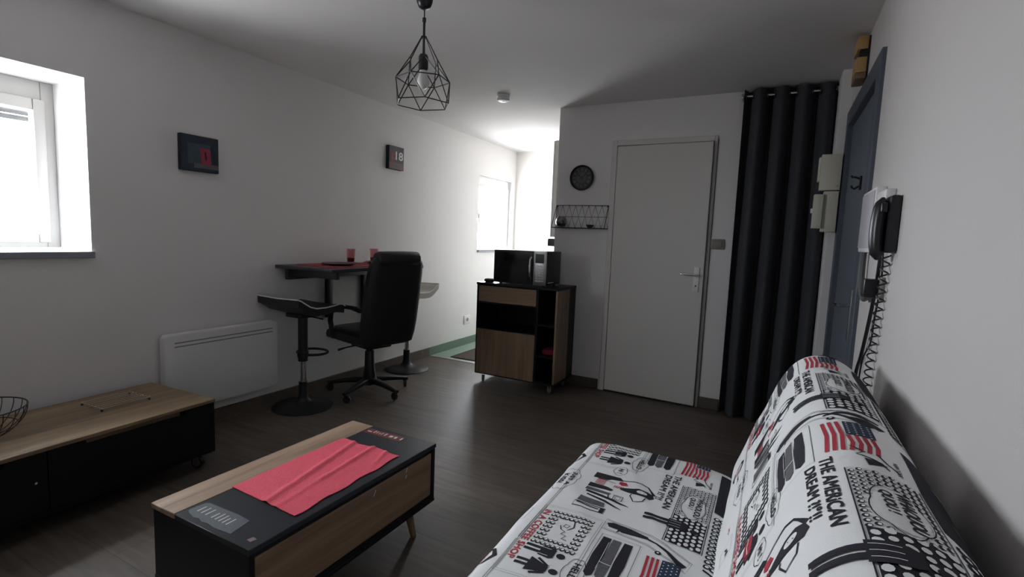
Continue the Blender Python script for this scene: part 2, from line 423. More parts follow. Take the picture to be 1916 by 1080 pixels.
# ------------------------------------------------------------------ grey entrance door in the right wall
g = thing('door_2', 'blue-grey entrance door with grey frame behind the futon', 'door', (XR, 3.25, 0)); g['kind'] = 'structure'
fr = MB()
for (y0, y1, z0, z1) in ((2.645, 2.745, 0, 2.125), (3.76, 3.83, 0, 2.125), (2.745, 3.76, 2.035, 2.125)):
    fr.rbox(XR-.018, XR+.11, y0, y1, z0, z1, .004, 1)
lab(fr.build('door_frame', DOORG2, g), 'dark blue-grey door frame')
leaf = MB().rbox(XR+.012, XR+.055, 2.748, 3.757, .01, 2.032, .004, 1).build('door_leaf', DOORG, g)
pm = MB()
for (y0, y1, z0, z1) in ((2.748, 2.80, .01, 2.03), ):
    pm.rbox(XR+.004, XR+.014, y0, y1, z0, z1, .003, 1)
pm.build('edge_strip', DOORG2, leaf)
MB().rbox(XR+.002, XR+.013, 2.94, 2.98, .83, 1.08, .004).build('handle_plate', STEEL, leaf)
hd = MB().cyl((XR+.008, 2.96, 1.0), (XR-.05, 2.96, 1.0), .009, n=10)
hd.tube([(XR-.048, 2.955, 1.0), (XR-.05, 2.99, 1.0), (XR-.05, 3.06, 1.0), (XR-.046, 3.09, 1.0)], [.010, .010, .009, .007], 10)
hd.build('lever', CHROME, leaf)
hk = thing('coat_hook', 'small black metal hook on the grey door', 'hook', (XR+.012, 3.10, 1.58))
MB().rbox(XR+.002, XR+.0118, 3.09, 3.11, 1.58, 1.65, .003).build('back_plate', BLACKM, hk)
MB().tube([(XR+.004, 3.10, 1.635), (XR-.02, 3.10, 1.645), (XR-.028, 3.10, 1.642), (XR-.034, 3.10, 1.652)], .005, 8).build('upper_prong', BLACKM, hk)
MB().tube([(XR+.004, 3.10, 1.60), (XR-.018, 3.10, 1.585), (XR-.026, 3.10, 1.590), (XR-.031, 3.10, 1.602)], .005, 8).build('lower_prong', BLACKM, hk)

# ------------------------------------------------------------------ curtain, rod
rod = thing('curtain_rod', 'slim silver rod carrying the charcoal curtain', 'curtain rod', (.0, 4.045, 2.325))
MB().cyl((-.31, 4.045, 2.335), (.272, 4.045, 2.335), .009, n=12).build('rod', CHROME, rod)
for x in (-.31, .266): MB().rbox(x-.004, x+.012, 4.02, 4.118, 2.318, 2.352, .004).build('bracket', CHROME, rod)
cu = thing('curtain', 'floor-length charcoal eyelet curtain closing the closet beside the white door', 'curtain', (0, 4.045, .012))
b = MB(); nx, nz = 150, 26; x0, x1 = -.305, .268
for s_ in (0, 1):
    pass
rows = []
for j in range(nz+1):
    t = j/nz; z = .012+t*(2.392-.03-.012+.015)
    row = []
    for i in range(nx+1):
        u = i/nx; x = x0+(x1-x0)*u
        amp = .052+.008*math.sin(3*u+2*t)
        ph = 2*PI*(u*4.2+.12*math.sin(2.2*t+u*4)*(1-t))-.5
        y = 4.045+amp*math.sin(ph)+.008*math.sin(2*ph+1.3)*(1-t)
        row.append((x+.012*math.cos(ph)*(1), y, z))
    rows.append(row)
th = .0015
vs = [p for r_ in rows for p in r_]+[(p[0], p[1]+th*2, p[2]) for r_ in rows for p in r_]
n1 = (nx+1)*(nz+1); fs = []
for j in range(nz):
    for i in range(nx):
        a = j*(nx+1)+i
        fs.append((a, a+1, a+nx+2, a+nx+1)); fs.append((n1+a, n1+a+nx+1, n1+a+nx+2, n1+a+1))
b.add(vs, fs)
b.build('curtain_panel', CURT, cu, fix=False)
for k in range(9):
    ph = PI*k; u = (ph+.5)/(2*PI)/4.2
    if u > .98: continue
    x = x0+(x1-x0)*u+.012*math.cos(ph)
    ring = [Vector((x+.004*math.sin(a*2), 4.045+.026*math.cos(a), 2.335+.026*math.sin(a))) for a in [2*PI*q/20 for q in range(20)]]
    MB().tube(ring, .004, 6, closed=True).build('eyelet', BLACKM, cu)

# ------------------------------------------------------------------ boxes on the duct, chime, intercom
t = thing('fuse_box', 'upper ivory fuse box on the white duct beside the curtain', 'box', (.258, 3.785, 1.645))
MB().rbox(.203, .314, 3.752, 3.82, 1.645, 1.866, .003).build('housing', IVORY, t)
MB().rbox(.190, .203, 3.765, 3.82, 1.70, 1.85, .003).build('side_cover', IVORY, t)
MB().cyl((.30, 3.750, 1.67), (.30, 3.7525, 1.67), .005, n=10).build('screw', STEEL, t)
t = thing('meter_box', 'lower ivory meter box on the white duct beside the curtain', 'box', (.25, 3.78, 1.385))
MB().rbox(.232, .312, 3.752, 3.82, 1.385, 1.638, .003).build('housing', IVORY, t)
MB().rbox(.180, .2315, 3.735, 3.82, 1.405, 1.618, .003).build('breaker_cover', IVORY, t)
MB().rbox(.168, .181, 3.75, 3.775, 1.50, 1.53, .003).build('breaker_switch', WHITEP, t)
ch = thing('door_chime', 'wooden door chime with black middle above the grey door', 'door chime', (XR, 3.2, 2.155))
CHW = wood('chime_wood', (.34, .20, .07), (.50, .32, .13), 2, .5)
for (z0, z1) in ((2.19, 2.265), (2.305, 2.372)):
    MB().rbox(.283, .328, 3.2, 3.36, z0, z1, .003).build('wooden_block', CHW, ch)
MB().rbox(.295, .328, 3.205, 3.355, 2.262, 2.308, .003).build('black_centre', BLACKP, ch)
MB().rbox(.283, .328, 3.2, 3.36, 2.158, 2.188, .003).build('lower_block', OAKD, ch)
MB().rbox(.327, XR, 3.205, 3.355, 2.16, 2.37, .002).build('back_plate', BLACKP, ch)

ic = thing('intercom', 'white intercom panel beside the grey door frame', 'intercom', (XR, 2.44, 1.26))
MB().rbox(.304, XR, 2.275, 2.585, 1.268, 1.512, .006).build('housing', WHITEP, ic)
MB().rbox(.300, .3045, 2.29, 2.57, 1.285, 1.50, .003).build('face_plate', mat('lilac_grey_plastic', (.50, .48, .53), .4), ic)
ic2 = thing('wall_trunking', 'short white cable cover just above the black handset', 'cable cover', (XR, 2.2, 1.27))
MB().rbox(.308, XR, 2.10, 2.27, 1.30, 1.486, .006).build('cover', WHITEP, ic2)
hs = thing('wall_telephone', 'black wall telephone handset hanging on its cradle', 'telephone', (.3, 2.05, 1.26))
MB().rbox(.306, XR, 1.985, 2.085, 1.27, 1.455, .010).build('cradle', BLACKP, hs)
ring = []
for k in range(13):
    t = k/12; z = 1.245+.205*t
    w = .030*(1-abs(2*t-1)**4)**.5+.004; dpt = .017*(1-abs(2*t-1)**6)**.5+.004
    xc = .290-.005*math.sin(PI*t)+.003*(abs(2*t-1)**2)
    ring.append([Vector((xc+dpt*math.cos(a), 2.035+w*math.sin(a), z)) for a in [2*PI*q/16 for q in range(16)]])
MB().loft(ring).build('handset', BLACKP, hs)
for y in (2.005, 2.065): MB().rbox(.285, .303, y-.012, y+.012, 1.40, 1.43, .004).build('cradle_hook', BLACKP, hs)
cd = MB(); pts = []
for k in range(20*16+1):
    t = k/(20*16); a = 2*PI*k/16
    z = 1.262-t*.62; y = 2.05+.14*t
    pts.append((.322+.011*math.cos(a), y+.020*math.sin(a), z))
tag(cd.tube(pts, .0028, 6).build('coiled_cord', BLACKP), 'black coiled telephone cord hanging down the right wall', 'cord')
def cable(name, pts, r, lbl, m=BLACKP):
    P = [Vector(p) for p in pts]; Q = []
    for i in range(len(P)-1):
        p0, p1, p2, p3 = P[max(i-1, 0)], P[i], P[i+1], P[min(i+2, len(P)-1)]
        for k in range(6):
            t = k/6
            Q.append(.5*((2*p1)+(p2-p0)*t+(2*p0-5*p1+4*p2-p3)*t*t+(3*p1-p0-3*p2+p3)*t**3))
    Q.append(P[-1])
    return tag(MB().tube(Q, r, 8).build(name, m), lbl, 'cable')
cable('wall_cable', [(.322, 2.16, 1.27), (.326, 2.21, 1.15), (.326, 2.28, 1.0), (.326, 2.37, .86), (.326, 2.45, .76), (.326, 2.48, .5)], .0065, 'thick black cable falling behind the futon beside the coiled cord')
cable('thin_cable', [(.325, 2.14, 1.27), (.330, 2.15, 1.16), (.330, 2.20, 1.02), (.330, 2.22, .94), (.330, 2.36, .84), (.330, 2.40, .66)], .0032, 'thin black wire wavering beside the thick black cable')
cable('grey_conduit', [(.318, 2.52, 1.268), (.318, 2.52, 1.19), (.318, 2.48, 1.12), (.318, 2.40, 1.085), (.318, 2.31, 1.11)], .011, 'grey looped conduit under the white intercom panel', mat('grey_conduit', (.10, .10, .10), .6))
pg = thing('wall_socket', 'wall socket with a black adapter plugged in under the handset', 'socket', (XR, 2.16, 1.10))
MB().rbox(XR-.012, XR, 2.115, 2.195, 1.105, 1.185, .003).build('socket_plate', SWITCH, pg)
MB().rbox(XR-.055, XR-.012, 2.15, 2.215, 1.11, 1.175, .005).build('plug', BLACKP, pg)

# ------------------------------------------------------------------ wall things on the back wall
sw = thing('light_switch', 'taupe light switch between white door and curtain', 'light switch', (-.40, YB, 1.24))
MB().rbox(-.4525, -.353, YB-.010, YB, 1.242, 1.320, .004).build('switch_plate', SWITCH, sw)
MB().rbox(-.436, -.370, YB-.015, YB-.009, 1.255, 1.307, .003).build('rocker', SWITCH, sw)

ck = thing('wall_clock', 'round black clock with roman numerals above the wire shelf', 'clock', (-1.513, YB, 1.692))
MC = Matrix.Translation((-1.513, YB, 1.797)) @ Matrix.Rotation(R(90), 4, 'X')     # local xy in the wall plane, z towards the room
MB().lathe([(.0, 0), (.104, 0), (.1055, .012), (.105, .026), (.100, .034), (.094, .030), (.092, .016), (0, .016)], 48, M=MC).build('case', BLACKM, ck)
MB().cyl(MC @ Vector((0, 0, .016)), MC @ Vector((0, 0, .0175)), .091, n=40).build('dial', mat('dial_dark', (.030, .030, .033), .6), ck)
MB().cyl(MC @ Vector((0, 0, .0175)), MC @ Vector((0, 0, .0185)), .047, n=40).build('dial_centre', mat('dial_grey', (.085, .085, .085), .6, var=.3, vscale=40), ck)
NUM = mat('numeral_grey', (.22, .22, .23), .6)
for k, s_ in enumerate(['XII', 'I', 'II', 'III', 'IIII', 'V', 'VI', 'VII', 'VIII', 'IX', 'X', 'XI']):
    w = {1: .005, 2: .012, 3: .018, 4: .022}.get(len(s_), .02)
    if s_ in ('V', 'X'): w = .012
    vs, fs = fit_text(s_, w, .024, .01)
    vs = [(x-w/2, y-.012) for x, y in vs]
    flat(vs, fs, MC @ Matrix.Rotation(-2*PI*k/12, 4, 'Z') @ Matrix.Translation((0, .068, .0182))).build('numeral', NUM, ck, smooth=False, fix=False)
for (ang, ln, w) in ((-50, .078, .0035), (50, .052, .0045)):
    MB().box(-w, w, -.02, ln, .019, .0205, M=MC @ Matrix.Rotation(R(ang), 4, 'Z')).build('hand', BLACKM, ck)

sh = thing('wire_shelf', 'black wire shelf with zigzag back below the round clock', 'shelf', (-1.5, YB, 1.36))
sx0, sx1, sz0, sz1, sd = -1.732, -1.264, 1.372, 1.565, .10
yb = YB-.006
f = MB(); r_ = .0032
f.tube([(sx0, yb, sz0), (sx1, yb, sz0), (sx1, yb, sz1), (sx0, yb, sz1)], r_, 6, closed=True)
f.tube([(sx0, yb, sz0), (sx0, yb-sd, sz0), (sx1, yb-sd, sz0), (sx1, yb, sz0)], r_, 6)
f.tube([(sx0, yb-sd, sz0), (sx0, yb, sz1)], r_, 6); f.tube([(sx1, yb-sd, sz0), (sx1, yb, sz1)], r_, 6)
f.build('frame', BLACKM, sh)
f = MB(); nzg = 8
for k in range(nzg):
    xa = sx0+(sx1-sx0)*k/nzg; xb = sx0+(sx1-sx0)*(k+1)/nzg; xm = (xa+xb)/2; zm = (sz0+sz1)/2
    f.tube([(xa, yb, sz1), (xm, yb, zm), (xb, yb, sz1)], .0016, 5)
    f.tube([(xa, yb, sz0), (xm, yb, zm), (xb, yb, sz0)], .0016, 5)
f.tube([(sx0, yb-.002, (sz0+sz1)/2), (sx1, yb-.002, (sz0+sz1)/2)], .0018, 5)
f.build('zigzag_back', BLACKM, sh)
f = MB()
for k in range(1, 7): y = yb-sd*k/7; f.tube([(sx0, y, sz0), (sx1, y, sz0)], .0016, 5)
f.build('shelf_wires', BLACKM, sh)
for x in (sx0+.006, sx1-.006): MB().cyl((x, yb-.008, sz1-.008), (x, YB, sz1-.008), .007, n=10).build('mounting_eye', BLACKM, sh)
TINTG = pane_material('smoky_glass', (.82, .82, .82), .14)
cdl = thing('candle_jar', 'rounded glass candle jar at the open end of the wire shelf', 'candle jar', (-1.665, YB-.055, sz0+.004))
MB().lathe([(.02, 0), (.036, .006), (.047, .03), (.048, .05), (.040, .075), (.031, .088), (.028, .088), (.036, .074), (.044, .05), (.043, .03), (.033, .010), (.0, .008)], 24, c=cdl.location).build('jar', TINTG, cdl)
MB().lathe([(.0, .011), (.031, .011), (.041, .03), (.036, .034), (.020, .058), (.0, .06)], 20, c=cdl.location).build('filling', mat('dark_potpourri', (.05, .05, .045), .9, var=.5, vscale=80, bump=.8), cdl)
bw = MB().lathe([(.0, 0), (.018, 0), (.028, .012), (.034, .026), (.031, .026), (.026, .014), (.0, .006)], 24, c=(-1.405, YB-.055, sz0+.004)).build('small_bowl', mat('dark_glaze', (.025, .025, .025), .3))
tag(bw, 'small dark bowl standing on the wire shelf', 'bowl')

# ------------------------------------------------------------------ ceiling things
dt = thing('smoke_detector', 'white smoke detector on the ceiling before the kitchen', 'smoke detector', (-2.03, 3.62, CE-.05))
MB().lathe([(0, -.012), (.050, -.012), (.052, 0), (0, 0)], 32, c=(-2.03, 3.62, CE)).build('base', WHITEP, dt)
MB().lathe([(0, -.046), (.030, -.046), (.046, -.040), (.050, -.030), (.049, -.018), (.043, -.012), (0, -.012)], 32, c=(-2.03, 3.62, CE)).build('cap', WHITEP, dt)
MB().cyl((-2.03, 3.62, CE-.046), (-2.03, 3.62, CE-.049), .012, n=16).build('test_button', WHITEP, dt)

LX, LY = -1.566, 2.0
lp = thing('pendant_lamp', 'black geometric wire cage pendant lamp', 'pendant lamp', (LX, LY, 1.85))
def LZ(px): return 1.2727+.952*({8: 1.131, 38: 1.0554, 70: .9737, 105: .8837, 130: .8192, 165: .7282, 197: .6566, 209: .6113}[px])
MB().lathe([(.0, -.066), (.012, -.066), (.028, -.056), (.037, -.035), (.040, -.008), (.040, 0), (0, 0)], 28, c=(LX, LY, CE)).build('ceiling_rose', BLACKP, lp)
c_ = MB().cyl((LX, LY, CE-.06), (LX, LY, LZ(38)), .0028, n=8); c_.build('cable', BLACKP, lp)
MB().cyl((LX, LY, LZ(38)-.008), (LX, LY, LZ(38)+.010), .009, n=12).build('cord_grip', BLACKP, lp)
MB().cyl((LX, LY, LZ(105)), (LX, LY, LZ(38)), .0058, n=10).build('stem', BLACKP, lp)
MB().lathe([(0, 0), (.016, 0), (.023, .006), (.023, .062), (.018, .072), (.006, .075), (0, .075)][::1], 20, c=(LX, LY, LZ(130)-.004)).build('lamp_socket', BLACKP, lp)
MB().lathe([(0, 0), (.015, .003), (.026, .014), (.030, .030), (.028, .045), (.021, .065), (.017, .085), (0, .087)], 24, c=(LX, LY, LZ(165)-.004)).build('bulb', mat('opal_bulb', (.75, .75, .74), .25), lp)
cg = MB(); hub = Vector((LX, LY, LZ(70)))
rr = .0026
zt1, zt2, zt3 = 2.095, 2.005, 1.893
A0 = R(42)
ring1 = [Vector((LX+.072*math.cos(A0+R(30)+k*PI/3), LY+.072*math.sin(A0+R(30)+k*PI/3), zt1)) for k in range(6)]
ring2 = [Vector((LX+.128*math.cos(A0+k*PI/3), LY+.128*math.sin(A0+k*PI/3), zt2)) for k in range(6)]
ring3 = [Vector((LX+.134*math.cos(A0+R(30)+k*PI/3), LY+.134*math.sin(A0+R(30)+k*PI/3), zt3)) for k in range(6)]
for k in range(6):
    h = Vector((hub.x+.012*math.cos(A0+R(30)+k*PI/3), hub.y+.012*math.sin(A0+R(30)+k*PI/3), hub.z))
    cg.tube([h, ring1[k]], rr, 6)
    cg.tube([ring1[k], ring2[k]], rr, 6); cg.tube([ring1[k], ring2[(k+1) % 6]], rr, 6)
    cg.tube([ring2[k], ring2[(k+1) % 6]], rr, 6)
    cg.tube([ring2[k], ring3[k]], rr, 6); cg.tube([ring2[k], ring3[k-1]], rr, 6)
    cg.tube([ring3[k], ring3[(k+1) % 6]], rr, 6)
cg.build('wire_cage', BLACKM, lp)
MB().cyl((LX, LY, hub.z-.004), (LX, LY, hub.z+.004), .014, n=14).build('cage_collar', BLACKM, lp)

# ------------------------------------------------------------------ canvases on the left wall
def canvas(name, lbl, y0, y1, z0, z1, dep=.030):
    t = thing(name, lbl, 'picture', (XL, (y0+y1)/2, z0))
    MB().rbox(XL, XL+dep, y0, y1, z0, z1, .003).build('canvas_block', mat('canvas_edge', (.012, .014, .022), .7), t)
    return t
def deco(t, name, y0, y1, z0, z1, m, lift=.001, dep=.030, skew=0):
    v = [(XL+dep+lift, y0, z0), (XL+dep+lift, y1, z0), (XL+dep+lift, y1+skew, z1), (XL+dep+lift, y0+skew, z1)]
    MB().add(v, [(0, 1, 2, 3)]).build(name, m, t, smooth=False, fix=False)
t = canvas('canvas_picture', 'dark blue canvas with a red tag, near the window', 1.745, 1.972, 1.592, 1.802)
deco(t, 'printed_scene', 1.748, 1.969, 1.595, 1.799, mat('print_navy', (.018, .028, .05), .6, var=.5, vscale=18))
deco(t, 'printed_block', 1.785, 1.92, 1.635, 1.755, mat('print_teal', (.04, .065, .085), .6, var=.4, vscale=40), .0015)
deco(t, 'printed_ledge', 1.82, 1.968, 1.612, 1.640, mat('print_grey', (.12, .10, .11), .6, var=.4, vscale=40), .002)
deco(t, 'printed_tag', 1.864, 1.926, 1.636, 1.732, mat('print_red', (.28, .03, .06), .6, var=.2, vscale=30), .0025, skew=-.008)
deco(t, 'printed_figure', 1.888, 1.897, 1.665, 1.712, INK, .003, skew=-.005)
t = canvas('canvas_picture', 'small dark canvas with the white number 18, above the dining table', 3.515, 3.715, 1.84, 2.045, .038)
deco(t, 'printed_sky', 3.518, 3.712, 1.843, 2.042, mat('print_slate', (.06, .06, .075), .6, var=.4, vscale=14), .001, .038)
deco(t, 'printed_street', 3.518, 3.712, 1.843, 1.90, mat('print_brown', (.16, .11, .10), .6, var=.6, vscale=50), .0015, .038)
MPx = Matrix.Translation((XL+.038, 0, 0)) @ Matrix(((0, 0, 1, 0), (1, 0, 0, 0), (0, 1, 0, 0), (0, 0, 0, 1)))
vs, fs = fit_text('18', .10, .075, .02); flat([(x+3.60, y+1.925) for x, y in vs], fs, Matrix.Translation((.0022, 0, 0)) @ MPx).build('printed_number', mat('print_white', (.75, .74, .72), .6), t, smooth=False, fix=False)
vs, fs = fit_text('F', .06, .10, .02); flat([(x+3.545, y+1.885) for x, y in vs], fs, Matrix.Translation((.0018, 0, 0)) @ MPx).build('printed_letter', mat('print_dull_red', (.26, .05, .06), .6), t, smooth=False, fix=False)

# ------------------------------------------------------------------ radiator
ra = thing('radiator', 'white electric panel radiator under the dark blue canvas', 'radiator', (XL, 1.97, .15))
ry0, ry1, rz0, rz1 = 1.60, 2.348, .155, .628
bm = MB()
outl = []
for (cy, cz, a0) in ((ry1-.03, rz1-.03, 0), (ry0+.03, rz1-.03, 90), (ry0+.03, rz0+.03, 180), (ry1-.03, rz0+.03, 270)):
    for k in range(6): a = R(a0+18*k); outl.append((cy+.03*math.cos(a), cz+.03*math.sin(a)))
cy_, cz_ = (ry0+ry1)/2, (rz0+rz1)/2
def ringat(x, sc): return [Vector((x, cy_+(y-cy_)*(1-sc/(ry1-ry0)*2), cz_+(z-cz_)*(1-sc/(rz1-rz0)*2))) for y, z in outl]
bm.loft([ringat(XL+.025, .006), ringat(XL+.03, 0), ringat(XL+.068, 0), ringat(XL+.076, .004), ringat(XL+.079, .012)])
bm.build('panel', RADW, ra)
MB().box(XL, XL+.026, ry0+.1, ry1-.1, rz0+.08, rz1-.08).build('wall_bracket', GREYL, ra)
for z in (.576, .553):
    MB().box(XL+.0785, XL+.0798, ry0+.055, ry1-.045, z-.0035, z+.0035).build('vent_slot', GREYL, ra)

# ------------------------------------------------------------------ TV unit on castors
TVZ = .37
tv = thing('tv_unit', 'low black TV unit with oak top on castors along the window wall', 'tv unit', (-2.545, 1.561, 0), R(3))
TD, TL = .545, 1.40           # depth, length; local x 0 = front, -TD = back; local y 0 = far end
MB().rbox(-TD, .004, -TL, .004, TVZ-.018, TVZ, .0025, 1).build('top', OAK, tv, local=True)
bd = MB()
bd.box(-TD+.004, -.03, -TL+.004, -TL+.022, .085, TVZ-.018); bd.box(-TD+.004, -.002, -.018, .0, .085, TVZ-.018)
bd.box(-TD+.004, -.002, -TL+.022, -.018, .085, .103); bd.box(-TD+.004, -TD+.016, -TL+.022, -.018, .103, TVZ-.018)
bd.box(-TD+.02, -.03, -.709, -.691, .103, TVZ-.018)
bd.build('carcass', LACQ, tv, local=True, smooth=False)
for (y0, y1) in ((-.697, -.022), (-TL+.026, -.703)):
    ym = (y0+y1)/2
    dm = MB()
    M0 = None
    # drop front with a finger notch in its upper edge
    pts = [(y0, .106), (y1, .106), (y1, TVZ-.020), (ym+.21, TVZ-.020), (ym+.205, TVZ-.042), (ym-.205, TVZ-.042), (ym-.21, TVZ-.020), (y0, TVZ-.020)]
    MX = Matrix(((0, 0, 1, -.018), (1, 0, 0, 0), (0, 1, 0, 0), (0, 0, 0, 1)))
    dm.prism(pts, .018, M=MX)
    fl = dm.build('drop_front', LACQ, tv, local=True, smooth=False)
    MB().box(-.045, -.030, ym-.20, ym+.20, TVZ-.055, TVZ-.02).build('finger_rail', OAKD, fl, local=True)
def caster(parent, x, y, z_top, r=.03, rim=True, local=True, ang=0, name='castor', wm=None):
    c = MB(); Mc = Matrix.Translation((x, y, 0)) @ Matrix.Rotation(ang, 4, 'Z')
    c.cyl(Mc @ Vector((0, 0, z_top-.006)), Mc @ Vector((0, 0, z_top)), r*.8, n=14)
    for s_ in (-1, 1): c.rbox(-r*.35, r*.75, s_*r*.42-.0015, s_*r*.42+.0015, r*.7, z_top-.004, .001, 1, M=Mc)
    o = c.build(name, STEEL if rim else BLACKP, parent, local=local)
    w = MB().cyl(Mc @ Vector((r*.3, -r*.34, r)), Mc @ Vector((r*.3, r*.34, r)), r, n=20); w.build('wheel', wm or BLACKP, o, local=local)
    if rim:
        q = MB()
        for s_ in (-1, 1): q.lathe([(r*.55, 0), (r*.70, 0), (r*.70, .002), (r*.55, .002)], 20, M=Mc @ Matrix.Translation((r*.3, s_*r*.35-.001, r)) @ Matrix.Rotation(R(90), 4, 'X'))
        q.build('rim', STEEL, o, local=local)
    return o
for (x, y) in ((-.075, -.055), (-TD+.075, -.055), (-.075, -TL+.06), (-TD+.075, -TL+.06)): caster(tv, x, y, .085, .03, True, True, R(20))
MB().cyl((-.001, -.74, .235), (.003, -.74, .235), .005, n=10).build('knob', CHROME, tv, local=True)

# trivet
tr = thing('wire_trivet', 'chrome wire trivet lying on the oak TV unit top', 'trivet', (-2.87, 1.265, TVZ), R(3))
COPPER = mat('aged_wire', (.75, .68, .58), .25, 1)
for k in range(7):
    x = -.085+.17*k/6
    w = MB().tube([(x, -.11, .013), (x, .11, .013)], .0018, 6)
    for y in (-.105, .105): w.cyl((x, y-.004, .013), (x, y+.004, .013), .004, n=8)
    w.build('rod', COPPER, tr, local=True)
for y in (-.105, .105): MB().tube([(-.095, y, .0105), (.095, y, .0105)], .0018, 6).build('cross_wire', COPPER, tr, local=True)
for x in (-.085, .085):
    for y in (-.105, .105): MB().lathe([(0, 0), (.005, 0), (.006, .004), (.004, .0095), (0, .0095)], 10, c=(x, y, 0)).build('foot', BLACKM, tr, local=True)

# wire basket
bx, by = -2.80, .735
bs = thing('wire_basket', 'dark wire fruit basket at the near end of the TV unit', 'basket', (bx, by, TVZ))
RUST = mat('dark_bronze_wire', (.05, .035, .03), .45, .6)
def brad(t): return .06+.105*math.sin(t*PI/2)**.8
fr = MB()
for t in (0, .45, 1.0):
    rr_ = brad(t); z = TVZ+.004+.125*t**1.25
    fr.tube([(bx+rr_*math.cos(2*PI*k/40), by+rr_*math.sin(2*PI*k/40), z) for k in range(40)], .003 if t == 1 else .0022, 6, closed=True)
fr.build('rings', RUST, bs)
fr = MB()
for k in range(22):
    a = 2*PI*k/22
    fr.tube([(bx+brad(t)*math.cos(a), by+brad(t)*math.sin(a), TVZ+.004+.125*t**1.25) for t in [q/8 for q in range(9)]], .0017, 5)
fr.build('spokes', RUST, bs)
fr = MB()
for k in range(6):
    a = PI*k/6; fr.tube([(bx-.055*math.cos(a), by-.055*math.sin(a), TVZ+.004), (bx+.055*math.cos(a), by+.055*math.sin(a), TVZ+.004)], .0017, 5)
fr.build('base_wires', RUST, bs)
tag(MB().lathe([(0, 0), (.018, .002), (.028, .014), (.030, .026), (.024, .040), (.010, .047), (0, .047)], 18, c=(bx+.02, by+.02, TVZ+.007)).build('garlic_bulb', mat('cream_skin', (.62, .56, .44), .6, var=.1)), 'pale cream bulb lying in the wire basket', 'bulb')

# ------------------------------------------------------------------ coffee table
CZ = .39; cx0, cx1, cy0, cy1 = -1.692, -1.212, .828, 1.690
ct = thing('coffee_table', 'oak and black lift-top coffee table on tapered legs', 'coffee table', ((cx0+cx1)/2, (cy0+cy1)/2, 0))
TOPW = wood('oak_strip', (.21, .135, .09), (.42, .30, .21), 1, .5)
MB().rbox(cx0, -1.566, cy0, cy1, CZ-.018, CZ, .002, 1).build('fixed_top', TOPW, ct)
MB().rbox(-1.563, cx1, cy0, cy1, CZ-.018, CZ, .002, 1).build('lift_top', mat('black_lift_top', (.016, .018, .024), .38, var=.1), ct)
bd = MB()
bd.box(cx0+.006, cx1-.004, cy0+.004, cy0+.022, .15, CZ-.020); bd.box(cx0+.006, cx1-.004, cy1-.022, cy1-.004, .15, CZ-.020)
bd.box(cx0+.006, cx1-.004, cy0+.022, cy1-.022, .15, .168)
bd.box(cx0+.006, cx0+.022, cy0+.022, cy1-.022, .168, CZ-.020)
bd.box(cx1-.019, cx1-.010, cy0+.022, cy1-.022, CZ-.036, CZ-.020)
bd.build('carcass', LACQ, ct, smooth=False)
MB().rbox(cx1-.024, cx1-.008, cy0+.024, cy1-.024, .169, CZ-.037, .001, 1).build('front_panel', OAKD, ct)
MB().rbox(cx0+.004, cx1-.002, cy0+.002, cy1-.002, .136, .1495, .001, 1).build('base_board', LACQ, ct)
for (x, y, sx, sy) in ((cx1-.07, cy1-.10, 1, .5), (cx1-.07, cy0+.10, 1, -.5), (cx0+.07, cy1-.10, -1, .5), (cx0+.07, cy0+.10, -1, -.5)):
    MB().cyl((x, y, .136), (x+sx*.022, y+sy*.036, 0), .019, .012, 14).build('leg', OAKD, ct)
for (y, z, dy, dz) in ((1.32, .318, .012, .02), (1.50, .335, .008, .016), (1.498, .312, .006, .012)):
    chips = MB().add([(cx1-.0075, y, z), (cx1-.0075, y+.004, z), (cx1-.0075, y+dy+.004, z+dz), (cx1-.0075, y+dy, z+dz)], [(0, 1, 2, 3)])
    lab(chips.build('chip_mark', mat('chip_white', (.6, .58, .54), .7), ct, smooth=False, fix=False), 'pale chip in the veneer')
stk = MB()
ST1 = mat('grey_film', (.10, .115, .13), .45, var=.25, vscale=60)
outl = [(-1.552, .872), (-1.545, .915), (-1.538, .921), (-1.47, .923), (-1.40, .926), (-1.340, .922), (-1.326, .852), (-1.40, .846), (-1.43, .851), (-1.455, .846), (-1.48, .853), (-1.50, .848), (-1.535, .856), (-1.548, .862)]
stk.prism(outl, .0006, M=Matrix.Translation((0, 0, CZ)))
s1 = lab(stk.build('sticker', ST1, ct, smooth=False), 'translucent grey sticker with pale strokes')
for k, (x, h) in enumerate(((-1.522, .030), (-1.502, .032), (-1.481, .034), (-1.452, .028), (-1.434, .034), (-1.416, .034), (-1.399, .028), (-1.381, .034))):
    bars = MB().add([(x-.0025, .873, CZ+.0011), (x+.0025, .873, CZ+.0011), (x+.0015, .873+h, CZ+.0011), (x-.0025, .873+h, CZ+.0011)], [(0, 1, 2, 3)])
    bars.build('printed_stroke', mat('cream_print', (.62, .60, .52), .6), s1, smooth=False, fix=False)
s2 = lab(MB().prism([(-1.56, 1.615), (-1.555, 1.66), (-1.36, 1.665), (-1.35, 1.615)], .0006, M=Matrix.Translation((0, 0, CZ))).build('sticker', mat('red_film', (.13, .018, .018), .5, var=.7, vscale=45), ct, smooth=False), 'dark red sticker with pale marks')
for (x, w_, h) in ((-1.545, .022, .008), (-1.512, .006, .024), (-1.497, .004, .022), (-1.483, .004, .018), (-1.470, .004, .022), (-1.452, .007, .024), (-1.425, .018, .018), (-1.397, .012, .018), (-1.365, .008, .02)):
    bars = MB().add([(x, 1.63, CZ+.0011), (x+w_, 1.63, CZ+.0011), (x+w_, 1.63+h, CZ+.0011), (x, 1.63+h, CZ+.0011)], [(0, 1, 2, 3)])
    bars.build('printed_stroke', mat('cream_print', (.62, .60, .52), .6), s2, smooth=False, fix=False)
